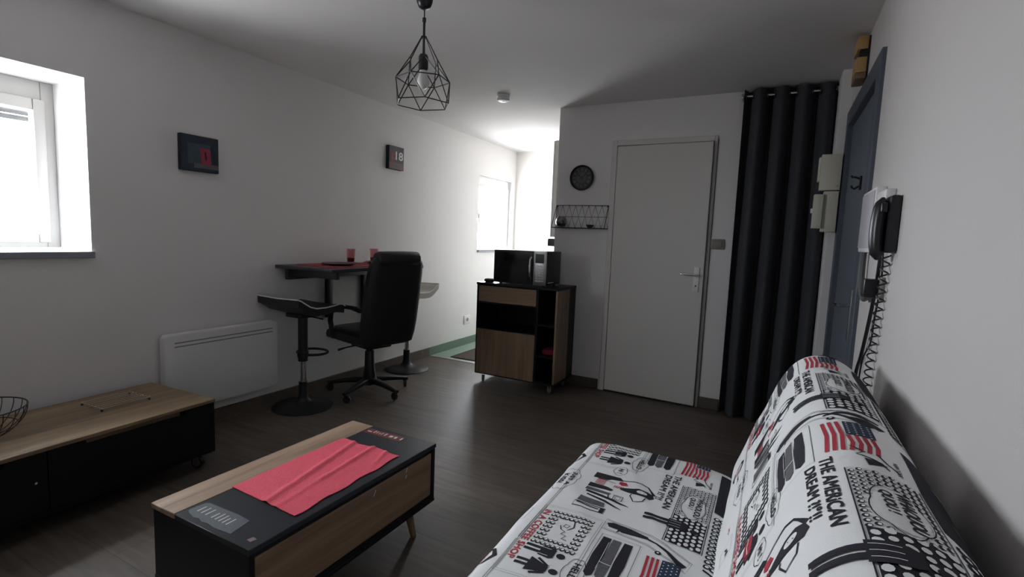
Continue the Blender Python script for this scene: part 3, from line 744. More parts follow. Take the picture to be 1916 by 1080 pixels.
MB().prism([(-1.262, .858), (-1.258, .876), (-1.240, .874), (-1.244, .856)], .0006, M=Matrix.Translation((0, 0, CZ))).build('small_tag', mat('pink_grey_tag', (.20, .13, .14), .6), ct, smooth=False)

# runner
def runner_z(x, y):
    w = .0065*math.exp(-((x+1.44+.22*(y-1.25))/.014)**2)+.006*math.exp(-((x+1.36+.12*(y-1.2))/.012)**2)*(1 if y > 1.2 else .5)
    w += .005*math.exp(-(((x+1.31)+.35*(y-1.46))/.010)**2)*max(0, min(1, (y-1.36)*9))
    w += .0016*noise.noise(Vector((x*28, y*10, 3)))+.0012*math.sin(y*95+x*20)*(.5+.5*noise.noise(Vector((x*9, y*9, 1))))
    return CZ+.0035+max(0, w)
g = []; nu, nv = 70, 110
for j in range(nv+1):
    for i in range(nu+1):
        u, v = i/nu, j/nv
        x = -1.571+.312*u+.012*(1-v)*u+.004*math.sin(v*19)*(1 if u > .5 else .4); y = 1.018+.492*v-.012*u*(1-v)+.006*math.sin(u*11+1)*(v)
        g.append((x, y, runner_z(x, y)))
rn = MB(); n1 = len(g)
fs = []
for j in range(nv):
    for i in range(nu):
        a = j*(nu+1)+i; fs.append((a, a+1, a+nu+2, a+nu+1))
rn.add(g+[(x, y, z-.0022) for x, y, z in g], fs+[tuple(n1+q for q in f[::-1]) for f in fs])
edge = [i for i in range(nu+1)]+[j*(nu+1)+nu for j in range(1, nv+1)]+[nv*(nu+1)+i for i in range(nu-1, -1, -1)]+[j*(nu+1) for j in range(nv-1, 0, -1)]
rn.f += [(edge[k], edge[k-1], n1+edge[k-1], n1+edge[k]) for k in range(len(edge))]
tag(rn.build('table_runner', RED), 'crumpled red cotton cloth across the coffee table', 'table cloth')

# ------------------------------------------------------------------ wall-mounted dining table
TZ = 1.013
dtb = thing('bar_table', 'dark wall-mounted bar table laid with red mats', 'table', (XL, 2.92, .58))
DARKW = mat('charcoal_laminate', (.035, .034, .038), .4, var=.1)
MB().rbox(XL, -2.585, 2.385, 3.36, TZ-.024, TZ, .003).build('tabletop', DARKW, dtb)
MB().rbox(-3.10, -3.07, 2.43, 3.33, TZ-.105, TZ-.0245, .003).build('apron', DARKW, dtb)
for y in (2.47, 3.29): MB().rbox(-3.07, -2.62, y-.015, y+.015, TZ-.075, TZ-.0245, .003).build('support_arm', DARKW, dtb)
for y in (2.86, 3.25):
    MB().rbox(XL, XL+.03, y-.03, y+.03, .58, TZ-.0245, .003).build('wall_bracket', BLACKM, dtb)
def mat_plate(y, n, l1, l2, l3, gx):
    tag(MB().rbox(-3.06, -2.66, y-.21, y+.21, TZ, TZ+.004, .001, 1).build('placemat', REDM), l1, 'placemat', 'red placemats on the bar table')
    p = MB().lathe([(0, 0), (.07, 0), (.085, .006), (.125, .014), (.127, .017), (.084, .010), (.07, .005), (0, .005)], 32, c=(-2.85, y, TZ+.004)).build('plate', mat('dark_red_plate', (.05, .02, .025), .3))
    tag(p, l2, 'plate', 'plates on the bar table')
    gl = thing('tumbler', l3, 'glass', (-3.02, y+gx, TZ+.0042))
    MB().lathe([(0, 0), (.028, 0), (.031, .03), (.036, .112), (.034, .112), (.029, .03), (.026, .010), (0, .009)], 20, c=gl.location).build('glass', pane_material('red_glass%d' % n, (.88, .70, .72), .14), gl)
    MB().lathe([(0, .010), (.0255, .010), (.0285, .030), (.029, .040), (0, .040)], 20, c=gl.location).build('tinted_base', mat('ruby_glass', (.10, .008, .02), .15, spec=.6), gl)
mat_plate(2.70, 0, 'red woven placemat at the near end of the bar table', 'dark plate on the nearer red placemat', 'red-tinted tumbler standing clear of the office chair on the bar table', .28)
mat_plate(3.14, 1, 'red woven placemat behind the office chair back', 'dark plate on the placemat behind the chair', 'tumbler half hidden behind the office chair back', .10)
tag(MB().rbox(-3.11, -3.0, 3.03, 3.10, TZ, TZ+.012, .004).build('paper_napkin', WHITEP), 'folded white paper napkin beside the hidden tumbler', 'napkin')

# ------------------------------------------------------------------ office chair
oc = thing('office_chair', 'black leather office chair with armrests and five-star castor base', 'office chair', (-2.79, 2.96, 0), R(167))
def sup(c, ax, ay, hx, hy, e=3.2, n=24):
    out = []
    for k in range(n):
        a = 2*PI*k/n; ca, sa = math.cos(a), math.sin(a)
        out.append(c+ax*(hx*math.copysign(abs(ca)**(2/e), ca))+ay*(hy*math.copysign(abs(sa)**(2/e), sa)))
    return out
X_, Y_, Z_ = Vector((1, 0, 0)), Vector((0, 1, 0)), Vector((0, 0, 1))
rings = []
for (x, hw, th, zc) in ((-.235, .20, .030, .475), (-.22, .232, .048, .475), (-.10, .245, .056, .475), (.08, .25, .058, .48), (.20, .245, .055, .478), (.255, .23, .044, .462), (.275, .20, .02, .445)):
    rings.append(sup(Vector((x, 0, zc)), Y_, Z_, hw, th, 4))
MB().loft(rings).build('seat', LEATHER, oc, local=True)
rings = []
for (x, z, hw, th) in ((-.225, .42, .195, .018), (-.232, .435, .222, .034), (-.24, .50, .236, .045), (-.255, .60, .243, .050), (-.275, .72, .243, .050), (-.298, .85, .240, .050), (-.322, .97, .236, .048), (-.338, 1.04, .228, .046), (-.350, 1.082, .205, .036), (-.356, 1.10, .17, .018)):
    rings.append(sup(Vector((x, 0, z)), Y_, X_, hw, th, 3.6))
back = MB().loft(rings).build('backrest', LEATHER, oc, local=True)
rings = []
for (y, s_) in ((-.185, .35), (-.178, .8), (-.16, 1), (-.08, 1.04), (0, 1.05), (.08, 1.04), (.16, 1), (.178, .8), (.185, .35)):
    rings.append(sup(Vector((-.345, y, 1.083)), X_, Z_, .062*s_, .052*s_, 2.6, 18))
MB().loft(rings).build('headrest_pad', LEATHER, back, local=True)
for s_ in (-1, 1):
    pth = [(-.24, s_*0.237, .70), (-.16, s_*0.250, .715), (-.04, s_*0.257, .712), (.07, s_*0.257, .69), (.14, s_*0.253, .645), (.165, s_*0.245, .58), (.15, s_*0.237, .51), (.11, s_*.245, .455)]
    Pv = [Vector(p) for p in pth]; rg = []
    for i, p in enumerate(Pv):
        t_ = (Pv[min(i+1, len(Pv)-1)]-Pv[max(i-1, 0)]).normalized(); nn = t_.cross(Y_).normalized()
        rg.append(sup(p, Y_, nn, .026 if i < 4 else .020, .014, 3, 14))
    MB().loft(rg).build('armrest', BLACKP, oc, local=True)
MB().rbox(-.14, .10, -.11, .11, .375, .432, .012).build('tilt_mechanism', BLACKM, oc, local=True)
MB().tube([(-.02, -.10, .40), (-.02, -.22, .395), (-.02, -.27, .385)], [.006, .006, .010], 8).build('tilt_lever', BLACKP, oc, local=True)
MB().tube([(-.02, .10, .40), (-.02, .22, .395), (-.02, .285, .385)], [.006, .006, .010], 8).build('height_lever', BLACKP, oc, local=True)
MB().cyl((0, 0, .22), (0, 0, .385), .026, n=20).build('gas_column', BLACKP, oc, local=True)
MB().lathe([(0, .085), (.052, .085), (.050, .14), (.040, .20), (.036, .33), (.034, .335), (0, .335)], 24).build('column_cover', BLACKP, oc, local=True)
MB().lathe([(0, .065), (.05, .065), (.06, .08), (.058, .115), (.045, .125), (0, .125)], 24).build('base_hub', BLACKP, oc, local=True)
for k in range(5):
    a = R(-152-167+72*k); ca, sa = math.cos(a), math.sin(a)
    ux = Vector((ca, sa, 0)); uy = Vector((-sa, ca, 0))
    rg = []
    for (d_, z, hw, hh) in ((.03, .095, .030, .026), (.10, .098, .027, .022), (.20, .088, .023, .018), (.29, .075, .020, .014), (.325, .070, .017, .011)):
        rg.append(sup(ux*d_+Z_*z, uy, Z_, hw, hh, 3, 14))
    lg = MB().loft(rg).build('leg', BLACKP, oc, local=True)
    p = ux*.305
    caster(lg, p.x, p.y, .062, .027, False, True, a+R(40+70*k))

# ------------------------------------------------------------------ bar stools
def make_stool(name, label, seat_m, loc, rz, group):
    t = thing(name, label, 'bar stool', loc, rz, group)      # local +y is where the sitter faces
    prof = [(-.205, .800), (-.185, .792), (-.150, .770), (-.110, .745), (-.06, .730), (.02, .728), (.10, .735), (.15, .742), (.18, .736), (.195, .724)]
    n = len(prof)
    def section(sx, hw):
        out = []
        for (y, z) in prof: out.append(Vector((sx*hw, y, z)))
        for (y, z) in prof[::-1]: out.append(Vector((sx*hw, y*.97-.004, z-.048)))
        return out
    secs = []
    for (q, dy) in ((-1, .010), (-.96, .0), (-.5, 0), (0, -.004), (.5, 0), (.96, 0), (1, .010)):
        s_ = section(q, .205); secs.append([Vector((p.x, p.y, p.z+(.006*abs(q)**3))) for p in s_])
    m = MB().loft(secs); st = m.build('seat_shell', seat_m, t, local=True)
    pp = []
    for s_ in (-1, 1):
        pp = [Vector((s_*.2055, y, z+.008)) for (y, z) in prof]
        lab(MB().tube(pp, .0045, 8).build('piping', mat('white_piping', (.72, .72, .72), .5), st, local=True), 'white piping')
    for i in (0, n-1):
        y, z = prof[i]; s_ = -1 if i == 0 else 1
        MB().tube([(-.205, y+s_*.002, z+.008), (0, y+s_*.004, z+.003), (.205, y+s_*.002, z+.008)], .0045, 8).build('piping', MATS['white_piping'], st, local=True)
    MB().rbox(-.08, .08, -.08, .08, .655, .683, .006).build('mounting_plate', BLACKM, t, local=True)
    MB().cyl((0, 0, .335), (0, 0, .66), .033, n=24).build('upper_sleeve', BLACKM, t, local=True)
    MB().cyl((0, 0, .17), (0, 0, .34), .022, n=20).build('chrome_piston', CHROME, t, local=True)
    MB().lathe([(0, .0), (.205, 0), (.207, .006), (.200, .012), (.12, .024), (.06, .038), (.040, .058), (.031, .09), (.029, .185), (0, .185)], 40).build('base', BLACKM, t, local=True)
    fr_ = MB()
    fr_.tube([(.115*math.cos(2*PI*k/32), .085+.095*math.sin(2*PI*k/32), .385) for k in range(32)], .009, 8, closed=True)
    fr_.cyl((0, 0, .365), (0, 0, .405), .038, n=20)
    fr_.build('foot_ring', BLACKM, t, local=True)
    MB().tube([(.03, 0, .665), (.12, 0, .662), (.19, .01, .655)], .005, 8).build('height_lever', BLACKM, t, local=True)
    return t
make_stool('bar_stool', 'black bar stool with white piping in front of the radiator', LEATHER, (-2.935, 2.445, 0), 0, 'bar stools')
SHEEN = mat('leather_window_sheen', (.50, .47, .40), .4, var=.03)  # black seat coloured cream to stand for window light reflected in it
make_stool('bar_stool', 'bar stool behind the office chair, seat coloured as reflected window light', SHEEN, (-3.00, 3.67, 0), R(180), 'bar stools')

# ------------------------------------------------------------------ kitchen cart
kx0, kx1, ky0, ky1, kz0, kz1 = -2.265, -1.513, 3.70, 4.105, .078, .878
kc = thing('kitchen_cart', 'black and oak kitchen cart on castors holding the microwave', 'kitchen cart', ((kx0+kx1)/2, (ky0+ky1)/2, 0))
MB().rbox(kx0-.004, kx1+.004, ky0-.008, ky1, kz1-.02, kz1, .003, 1).build('top', LACQ, kc)
bd = MB()
bd.box(kx0, kx0+.016, ky0, ky1, kz0, kz1-.02); bd.box(kx1-.016, kx1, ky0+.26, ky1, kz0, kz1-.02)
bd.box(kx0+.016, kx1-.016, ky1-.012, ky1, kz0, kz1-.02)
bd.box(kx0+.016, kx1, ky0, ky1-.012, kz0, kz0+.016)
xs = -1.69
bd.box(xs-.006, xs+.010, ky0, ky1-.012, kz0+.016, kz1-.02)
for z in (.47, .70): bd.box(kx0+.016, xs-.006, ky0+.004, ky1-.012, z, z+.014)
for z in (.30, .56): bd.box(xs+.010, kx1-.016, ky0+.004, ky1-.012, z, z+.014)
bd.build('carcass', LACQ, kc, smooth=False)
MB().rbox(kx1-.016, kx1+.001, ky0, ky0+.262, kz0+.016, kz1-.02, .001, 1).build('side_panel', OAKV, kc)
dr = MB().rbox(kx0+.020, xs-.010, ky0-.004, ky0+.014, .716, .852, .0015, 1).build('drawer_front', OAKX, kc)
dd = MB().rbox(kx0+.012, xs-.010, ky0-.004, ky0+.014, kz0+.010, .476, .0015, 1).build('door', OAKV, kc)
for (x, y) in ((kx0+.06, ky0+.05), (kx1-.06, ky0+.05), (kx0+.06, ky1-.06), (kx1-.06, ky1-.06)): 
    cst = caster(kc, x-kc.location.x, y-kc.location.y, kz0, .030, True, True, R(-60), wm=mat('grey_rubber', (.10, .10, .10), .5))
tag(MB().rbox(-1.66, -1.55, 3.76, 3.98, .3145, .362, .016).build('red_towel', mat('crimson_towel', (.20, .012, .03), .9, bump=.6, bscale=150)), 'folded crimson towel on the open shelf of the kitchen cart', 'towel')
tag(MB().rbox(-2.225, -2.145, 3.735, 3.80, kz1, kz1+.032, .014).build('purse', mat('dark_maroon_cloth', (.05, .018, .018), .8, bump=.4)), 'small dark pouch beside the microwave', 'pouch')

# ------------------------------------------------------------------ microwave
mw = thing('microwave', 'black microwave with silver control panel on the kitchen cart', 'microwave', (-1.88, 3.90, kz1))
mx0, mx1, my0, my1, mz0, mz1 = -2.118, -1.635, 3.735, 4.03, kz1+.012, kz1+.288
MB().rbox(mx0, mx1, my0, my1, mz0, mz1, .004).build('housing', BLACKP, mw)
for x in (mx0+.04, mx1-.04):
    for y in (my0+.04, my1-.04): MB().cyl((x, y, kz1), (x, y, mz0), .012, n=10).build('foot', BLACKP, mw)
GLOSS = mat('black_glass', (.012, .013, .015), .08, spec=.6)
dor = MB().rbox(mx0, -1.752, my0-.018, my0-.0005, mz0, mz1, .004).build('door', BLACKP, mw)
MB().rbox(mx0+.012, -1.79, my0-.0215, my0-.0175, mz0+.012, mz1-.012, .002, 1).build('door_glass', GLOSS, dor)
MB().tube([(-1.768, my0-.018, mz0+.05), (-1.768, my0-.040, mz0+.07), (-1.768, my0-.046, mz0+.14), (-1.768, my0-.040, mz1-.07), (-1.768, my0-.018, mz1-.05)], .009, 10).build('handle', CHROME, dor)
pan = MB().rbox(-1.750, mx1, my0-.016, my0-.0005, mz0, mz1, .003).build('control_panel', STEEL, mw)
MB().rbox(-1.732, -1.655, my0-.0185, my0-.0155, mz1-.095, mz1-.02, .002, 1).build('display', mat('lcd_dark', (.018, .022, .022), .15), pan)
for r__ in range(7):
    for c__ in range(3):
        x = -1.728+.0265*c__; z = mz1-.112-.0205*r__
        MB().rbox(x, x+.019, my0-.018, my0-.0155, z-.012, z, .001, 1).build('button', WHITEP if r__ == 0 else STEEL, pan)
MB().rbox(mx1, mx1+.002, my0+.03, my0+.15, mz0+.016, mz0+.024, .0008, 1).build('side_badge', CHROME, mw)

# ------------------------------------------------------------------ kitchen beyond
so = thing('power_socket', 'white double socket low on the kitchen wall', 'socket', (XL, 4.93, .24))
MB().rbox(XL, XL+.012, 4.86, 4.99, .245, .345, .003).build('socket_plate', WHITEP, so)
for z in (.295,):
    MB().cyl((XL+.0115, 4.925, z), (XL+.013, 4.925, z), .022, n=18).build('socket_well', SWITCH, so)
tag(MB().rbox(-2.93, -2.25, 4.29, 4.80, .0, .010, .004, 1).build('door_mat', mat('brown_mat', (.075, .06, .05), .95, var=.2, vscale=60, bump=.6, bscale=250)), 'brown mat on the green kitchen floor beside the cart', 'mat')
wc = thing('wall_cupboard', 'pale kitchen wall cupboard just past the wall corner', 'cupboard', (-1.82, 5.0, 1.29))
CUP = mat('pale_cupboard', (.60, .58, .55), .5, var=.02)
MB().box(-1.98, KX-.03, 4.60, 5.40, 1.29, 2.22).build('carcass', CUP, wc, smooth=False)
for (a, b_) in ((4.602, 4.998), (5.002, 5.398)):
    q = MB().rbox(-1.999, -1.981, a, b_, 1.292, 2.218, .002, 1).build('door', CUP, wc)
    MB().rbox(-2.012, -1.9985, a+.03, a+.04, 1.32, 1.42, .003).build('handle', STEEL, q)
bc = thing('base_cupboard', 'kitchen base unit hidden behind the cart and wall corner', 'cupboard', (-1.95, 5.1, 0))
MB().box(-2.20, KX-.03, 4.50, 5.95, .10, .86).build('carcass', CUP, bc, smooth=False)
MB().box(-2.15, KX-.03, 4.50, 5.95, 0, .10).build('plinth', DARKW, bc, smooth=False)
for k in range(3):
    q = MB().rbox(-2.219, -2.201, 4.502+.483*k, 4.502+.483*k+.479, .102, .858, .002, 1).build('door', CUP, bc)
    MB().rbox(-2.232, -2.2185, 4.53+.483*k, 4.54+.483*k, .70, .80, .003).build('handle', STEEL, q)
tag(MB().rbox(-2.235, KX-.03, 4.49, 5.96, .86, .90, .004).build('worktop', DARKW), 'dark kitchen worktop behind the wall corner', 'worktop')
cm = thing('coffee_maker', 'dark coffee maker peeping past the wall corner above the microwave', 'coffee maker', (-1.93, 4.62, .90))
MB().rbox(-2.0, -1.84, 4.55, 4.75, .90, .93, .006).build('base', BLACKP, cm)
MB().rbox(-1.92, -1.84, 4.55, 4.75, .93, 1.275, .010).build('tank', mat('dark_grey_plastic', (.05, .05, .052), .4), cm)
MB().rbox(-2.0, -1.92, 4.55, 4.75, 1.20, 1.275, .010).build('brew_head', MATS['dark_grey_plastic'], cm)
MB().lathe([(0, 0), (.035, 0), (.04, .03), (.034, .10), (.028, .11), (0, .11)], 20, c=(-1.962, 4.65, .931)).build('jug', GLASS, cm)

# ------------------------------------------------------------------ futon with printed cover
def catmull(P, n=10):
    out = []
    for i in range(len(P)-1):
        p0, p1, p2, p3 = P[max(i-1, 0)], P[i], P[i+1], P[min(i+2, len(P)-1)]
        for k in range(n):
            t = k/n
            out.append(tuple(.5*((2*p1[j])+(-p0[j]+p2[j])*t+(2*p0[j]-5*p1[j]+4*p2[j]-p3[j])*t*t+(-p0[j]+3*p1[j]-3*p2[j]+p3[j])*t**3) for j in range(2)))
    out.append(tuple(P[-1])); return out
FY0, FY1 = .13, 2.045
class Piece:
    """a cushion: closed outline in (x, z), run along y with rounded ends; pt(y, v) is its printed skin"""
    def __init__(s, pts, close, v0, seed):
        s.P = catmull(pts, 8); s.L = [0]
        for a, b in zip(s.P, s.P[1:]): s.L.append(s.L[-1]+math.dist(a, b))
        s.close = close; s.v0 = v0; s.seed = seed
        C = s.P+close; s.c = (sum(p[0] for p in C)/len(C), sum(p[1] for p in C)/len(C))
    def at(s, v):
        L = s.L; v = max(0, min(L[-1]-1e-6, v)); lo, hi = 0, len(L)-1
        while hi-lo > 1:
            m = (lo+hi)//2
            if L[m] <= v: lo = m
            else: hi = m
        t = (v-L[lo])/(L[hi]-L[lo]); a, b = s.P[lo], s.P[hi]
        return a[0]+(b[0]-a[0])*t, a[1]+(b[1]-a[1])*t
    def wr(s, y, v):
        k = s.seed
        w = .0045*noise.noise(Vector((y*3.2, v*3.2, k)))+.0022*noise.noise(Vector((y*9+3*v, v*6-2*y, k+5)))
        q = noise.noise(Vector((y*2.3+v*4.5, v*1.1, k+9))); w += .0030*math.exp(-(q*7)**2)
        return w
    def pt(s, y, v, lift=0):
        x, z = s.at(v); x0, z0 = s.at(v-.012); x1, z1 = s.at(v+.012)
        d = math.hypot(x1-x0, z1-z0) or 1; nx, nz = -(z1-z0)/d, (x1-x0)/d
        r = .045; sh = 0
        for e, sg in ((FY1, 1), (FY0, -1)):
            q = (y-e)*sg+r
            if q > 0: sh = r*.9*(1-math.sqrt(max(0, 1-min(1, q/r)**2)))
        fade = min(1, max(0, v/.05), max(0, (s.L[-1]-v)/.05))
        h = s.wr(y, v)*fade-sh+lift
        return Vector((x+nx*h, y, z+nz*h))
    def mesh(s):
        b = MB(); nv = int(s.L[-1]/.012); vs = [s.L[-1]*i/nv for i in range(nv+1)]
        ys = [FY0, FY0+.004, FY0+.012, FY0+.025, FY0+.045]; n = 110
        ys += [FY0+.045+(FY1-FY0-.09)*i/n for i in range(1, n)]
        ys += [FY1-.045, FY1-.025, FY1-.012, FY1-.004, FY1]
        rings = []
        for y in ys:
            ring = [s.pt(y, v) for v in vs]
            q = max((y-FY1)+.045, (FY0-y)+.045, 0)/.045; sh = .04*(1-math.sqrt(max(0, 1-min(1, q)**2)))
            for c in s.close:
                dx, dz = s.c[0]-c[0], s.c[1]-c[1]; dd = math.hypot(dx, dz); ring.append(Vector((c[0]+dx/dd*sh, y, c[1]+dz/dd*sh)))
            rings.append(ring)
        return b.loft(rings)
SEATP = Piece([(-.62, .20), (-.655, .27), (-.655, .36), (-.63, .405), (-.58, .42), (-.45, .425), (-.30, .422), (-.16, .415), (-.08, .40), (-.03, .36), (-.02, .30)], [(-.02, .20), (-.3, .19)], 0, 2)
BACKP = Piece([(-.035, .33), (-.075, .385), (-.072, .45), (-.035, .575), (.01, .70), (.05, .805), (.085, .868), (.13, .902), (.185, .907), (.25, .88), (.30, .815), (.322, .72), (.325, .60), (.325, .45), (.32, .33)], [(.2, .325), (.05, .325)], 0, 31)
fu = thing('futon', 'clic-clac futon in a black, white and red comic-print cover along the right wall', 'sofa', (-.15, 1.09, 0))
seat_o = lab(SEATP.mesh().build('seat_cushion', COVER, fu), 'seat in white cotton with comic print')
back_o = lab(BACKP.mesh().build('backrest', COVER, fu), 'slanted backrest in white cotton with comic print')
fb = MB()
for y in (FY0+.06, FY1-.06): fb.box(-.60, .30, y-.02, y+.02, .15, .19)
for x in (-.58, .0): fb.box(x-.02, x+.02, FY0+.08, FY1-.08, .15, .19)
fb.build('frame', BLACKM, fu, smooth=False)
for (x, y) in ((-.57, FY0+.08), (-.57, FY1-.08), (.27, FY0+.08), (.27, FY1-.08)): MB().cyl((x, y, 0), (x, y, .15), .02, n=14).build('leg', BLACKM, fu)

# --- the print: flat figures in fabric coordinates, a = along the reading direction (towards -y), v = up the fabric
PY = .728
FIG = {'ink': [], 'grey': [], 'red': [], 'blue': [], 'white': []}
def put(m, vs, fs, y0, v0, lift=0, only=None): FIG[m].append(([(y0-a, v0+b) for a, b in vs], fs, lift, only))
def poly(m, pts, lift=0, only=None): FIG[m].append((list(pts), [tuple(range(len(pts)))], lift, only))   # pts are (y, v)
def ell(m, y, v, ry, rv, n=12, lift=0, only=None, rot=0):
    c, s_ = math.cos(rot), math.sin(rot)
    poly(m, [(y+ry*math.cos(2*PI*k/n)*c-rv*math.sin(2*PI*k/n)*s_, v+ry*math.cos(2*PI*k/n)*s_+rv*math.sin(2*PI*k/n)*c) for k in range(n)], lift, only)
def line(m, pts, w=.0016, closed=False, lift=0, only=None):
    n = len(pts); L_, R_ = [], []
    for i, (y, v) in enumerate(pts):
        a = pts[i-1] if (i > 0 or closed) else pts[i]; b = pts[(i+1) % n] if (i < n-1 or closed) else pts[i]
        dy, dv = b[0]-a[0], b[1]-a[1]; d = math.hypot(dy, dv) or 1; ww = w[i] if isinstance(w, (list, tuple)) else w
        L_.append((y-dv/d*ww/2, v+dy/d*ww/2)); R_.append((y+dv/d*ww/2, v-dy/d*ww/2))
    vs = L_+R_; fs = [(i, (i+1) % n, n+(i+1) % n, n+i) for i in range(n if closed else n-1)]
    FIG[m].append((vs, fs, lift, only))
def rect(m, y0, y1, v0, v1, w=.0016, **k): line(m, [(y0, v0), (y1, v0), (y1, v1), (y0, v1)], w, True, **k)
def fill(m, y0, y1, v0, v1, lift=0, only=None): poly(m, [(y0, v0), (y1, v0), (y1, v1), (y0, v1)], lift, only)
def words(m, body, y0, v0, length, height, bold=.02, shear=0, lift=0, only=None):
    vs, fs = fit_text(body, length*.97, height*.95, 0, shear)
    for (da, db) in ((0, 0), (.07, 0), (0, .05), (.07, .05)): put(m, vs, fs, y0-da*height, v0+db*height, lift, only)   # overprinted for weight
def cloud(y, v, ry, rv, bumps=7, w=.0016, lift=0, m='ink', only=None):
    pts = []
    for k in range(bumps*6):
        a = 2*PI*k/(bumps*6); s_ = 1+.13*abs(math.sin(bumps*a/2)); pts.append((y+ry*s_*math.cos(a), v+rv*s_*math.sin(a)))
    line(m, pts, w, True, lift, only)
def man(y, v, s, m='ink', lift=0, only=None):      # pictogram lying along +v: legs at v, head at v+s
    for dy in (-.075, .075): line(m, [(y+dy*s, v), (y+dy*s, v+.40*s)], .085*s, lift=lift, only=only)
    pts = [(y-.17*s, v+.36*s), (y+.17*s, v+.36*s), (y+.19*s, v+.62*s), (y+.14*s, v+.70*s), (y-.14*s, v+.70*s), (y-.19*s, v+.62*s)]
    poly(m, pts, lift, only)
    for dy in (-.12, .12): line('white', [(y+dy*s, v+.36*s), (y+dy*s, v+.58*s)], .015*s, lift=lift+.0004, only=only)
    ell(m, y, v+.84*s, .09*s, .10*s, 14, lift, only)
def woman(y, v, s, m='ink', only=None):
    for dy in (-.07, .07): line(m, [(y+dy*s, v), (y+dy*s, v+.32*s)], .08*s, only=only)
    poly(m, [(y-.24*s, v+.28*s), (y+.24*s, v+.28*s), (y+.09*s, v+.72*s), (y-.09*s, v+.72*s)], 0, only)
    for dy in (-1, 1): line(m, [(y+dy*.11*s, v+.70*s), (y+dy*.27*s, v+.42*s)], .06*s, only=only)
    ell(m, y, v+.86*s, .09*s, .10*s, 14, only=only)
def dots(y0, y1, v0, v1, p, hole=None, grow=None, big=.46):
    """dark net with pale oval cells: cells lifted above an inked ground"""
    nr = int((v1-v0)/p)
    for i in range(nr):
        v = v0+(i+.5)*(v1-v0)/nr; n = int((y1-y0)/(p*1.25))
        for k in range(n):
            y = y0+(k+.5+(.25 if i % 2 else -.25))*(y1-y0)/n
            if hole and hole(y, v): continue
            s_ = p*big*(1+.12*math.sin(17*k+9*i))*(grow(y, v) if grow else 1)
            ell('white', y, v, s_*1.18, s_*.92, 9, .0012, rot=.3*math.sin(5*k+3*i))

# row A: front edge strip
for y in (1.87,):
    line('ink', [(y+.035, .185), (y+.02, .225), (y-.01, .243), (y-.045, .225), (y-.05, .20)], [.006, .012, .016, .010, .004])
    for k in range(4): line('red', [(y+.02-.016*k, .180), (y+.014-.016*k, .215)], .006)
    line('ink', [(y+.03, .172), (y-.02, .168), (y-.055, .178)], [.008, .014, .006])
cloud(1.64, .252, .082, .040, 8)
words('ink', 'JUST A', 1.70, .257, .115, .021); words('ink', 'KISS!', 1.683, .229, .085, .021)
rect('ink', 1.40, 1.33, .17, .236, .0014)
line('ink', [(1.385, .19), (1.37, .205), (1.36, .198), (1.352, .215), (1.345, .20)], [.004, .008, .010, .006, .004])
words('ink', "IT'S", 1.80, .205, .03, .012, .02); words('red', 'XO', 1.49, .192, .03, .012, .02)
words('ink', 'HI...', 1.06, .205, .04, .012, .02)
line('ink', [(1.95, .264), (1.23, .266)], .0013); line('ink', [(1.95, .271), (1.23, .273)], .0013)
# row B: coffee shop
words('red', 'iN A COFFEE SHOP', 1.402, .277, .275, .022, .03)
rect('ink', 1.432, 1.075, .268, .462, .0014); rect('ink', 1.424, 1.083, .274, .455, .0010)
y0, y1, v0, v1 = 1.232, 1.402, .312, .430
for i in range(9):
    for j in range(9):
        yy = y0+(y1-y0)*i/8; vv = v0+(v1-v0)*j/8
        if 1 < i < 7 and 1 < j < 7: continue
        ell('ink', yy, vv, .0088, .0066, 10, 0, rot=.5)
        ell('white', yy+.001, vv+.0008, .0052, .0040, 9, .0008, rot=.5)
line('ink', [(1.372, .345), (1.385, .360), (1.375, .385), (1.345, .392), (1.325, .378)], [.003, .005, .004, .004, .002])
line('ink', [(1.34, .352), (1.322, .360), (1.315, .375), (1.30, .368), (1.296, .385), (1.278, .378), (1.276, .395)], .0028)
line('ink', [(1.352, .365), (1.348, .378), (1.335, .374), (1.338, .362)], .0026, True)
man(1.203, .303, .125); woman(1.136, .306, .125)
cloud(1.157, .459, .056, .026, 6); words('ink', 'HELLO', 1.199, .450, .084, .020)
cloud(1.063, .408, .032, .022, 5); words('ink', 'Hi !', 1.082, .399, .038, .019)
# row C: reclining figure panel
poly('ink', [(1.742, .334), (1.738, .425), (1.718, .44), (1.712, .40), (1.700, .385), (1.700, .334)])
line('ink', [(1.722, .43), (1.730, .465), (1.735, .50), (1.722, .526), (1.700, .540), (1.672, .556)], [.004, .004, .005, .005, .006, .012])
poly('ink', [(1.668, .440), (1.680, .470), (1.690, .50), (1.688, .530), (1.672, .553), (1.650, .560), (1.636, .548), (1.642, .528), (1.648, .50), (1.650, .470), (1.655, .445)])
ell('white', 1.667, .516, .011, .019, 14, .0008, rot=.2); line('ink', [(1.672, .508), (1.668, .512)], .0015, lift=.0012); line('ink', [(1.664, .522), (1.660, .526)], .0018, lift=.0012)
line('ink', [(1.645, .486), (1.632, .484), (1.600, .502), (1.612, .530), (1.636, .535)], .0042)
line('ink', [(1.70, .352), (1.694, .395), (1.690, .42)], [.002, .003, .002])
for k in range(5): line('red', [(1.697-.009*k, .352), (1.692-.009*k, .386)], .0046)
poly('red', [(1.712, .430), (1.712, .452), (1.694, .462), (1.686, .440), (1.696, .428)])
for k in range(5): line('red', [(1.676, .422+.007*k), (1.660, .420+.007*k)], .0034)
poly('ink', [(1.654, .338), (1.650, .400), (1.640, .425), (1.628, .420), (1.622, .338)])
poly('grey', [(1.618, .338), (1.612, .425), (1.598, .420), (1.596, .338)])
line('ink', [(1.588, .345), (1.580, .40), (1.572, .44), (1.562, .47), (1.556, .500)], [.012, .014, .012, .010, .002])
line('ink', [(1.566, .355), (1.552, .42), (1.534, .458), (1.524, .482)], [.008, .012, .008, .002])
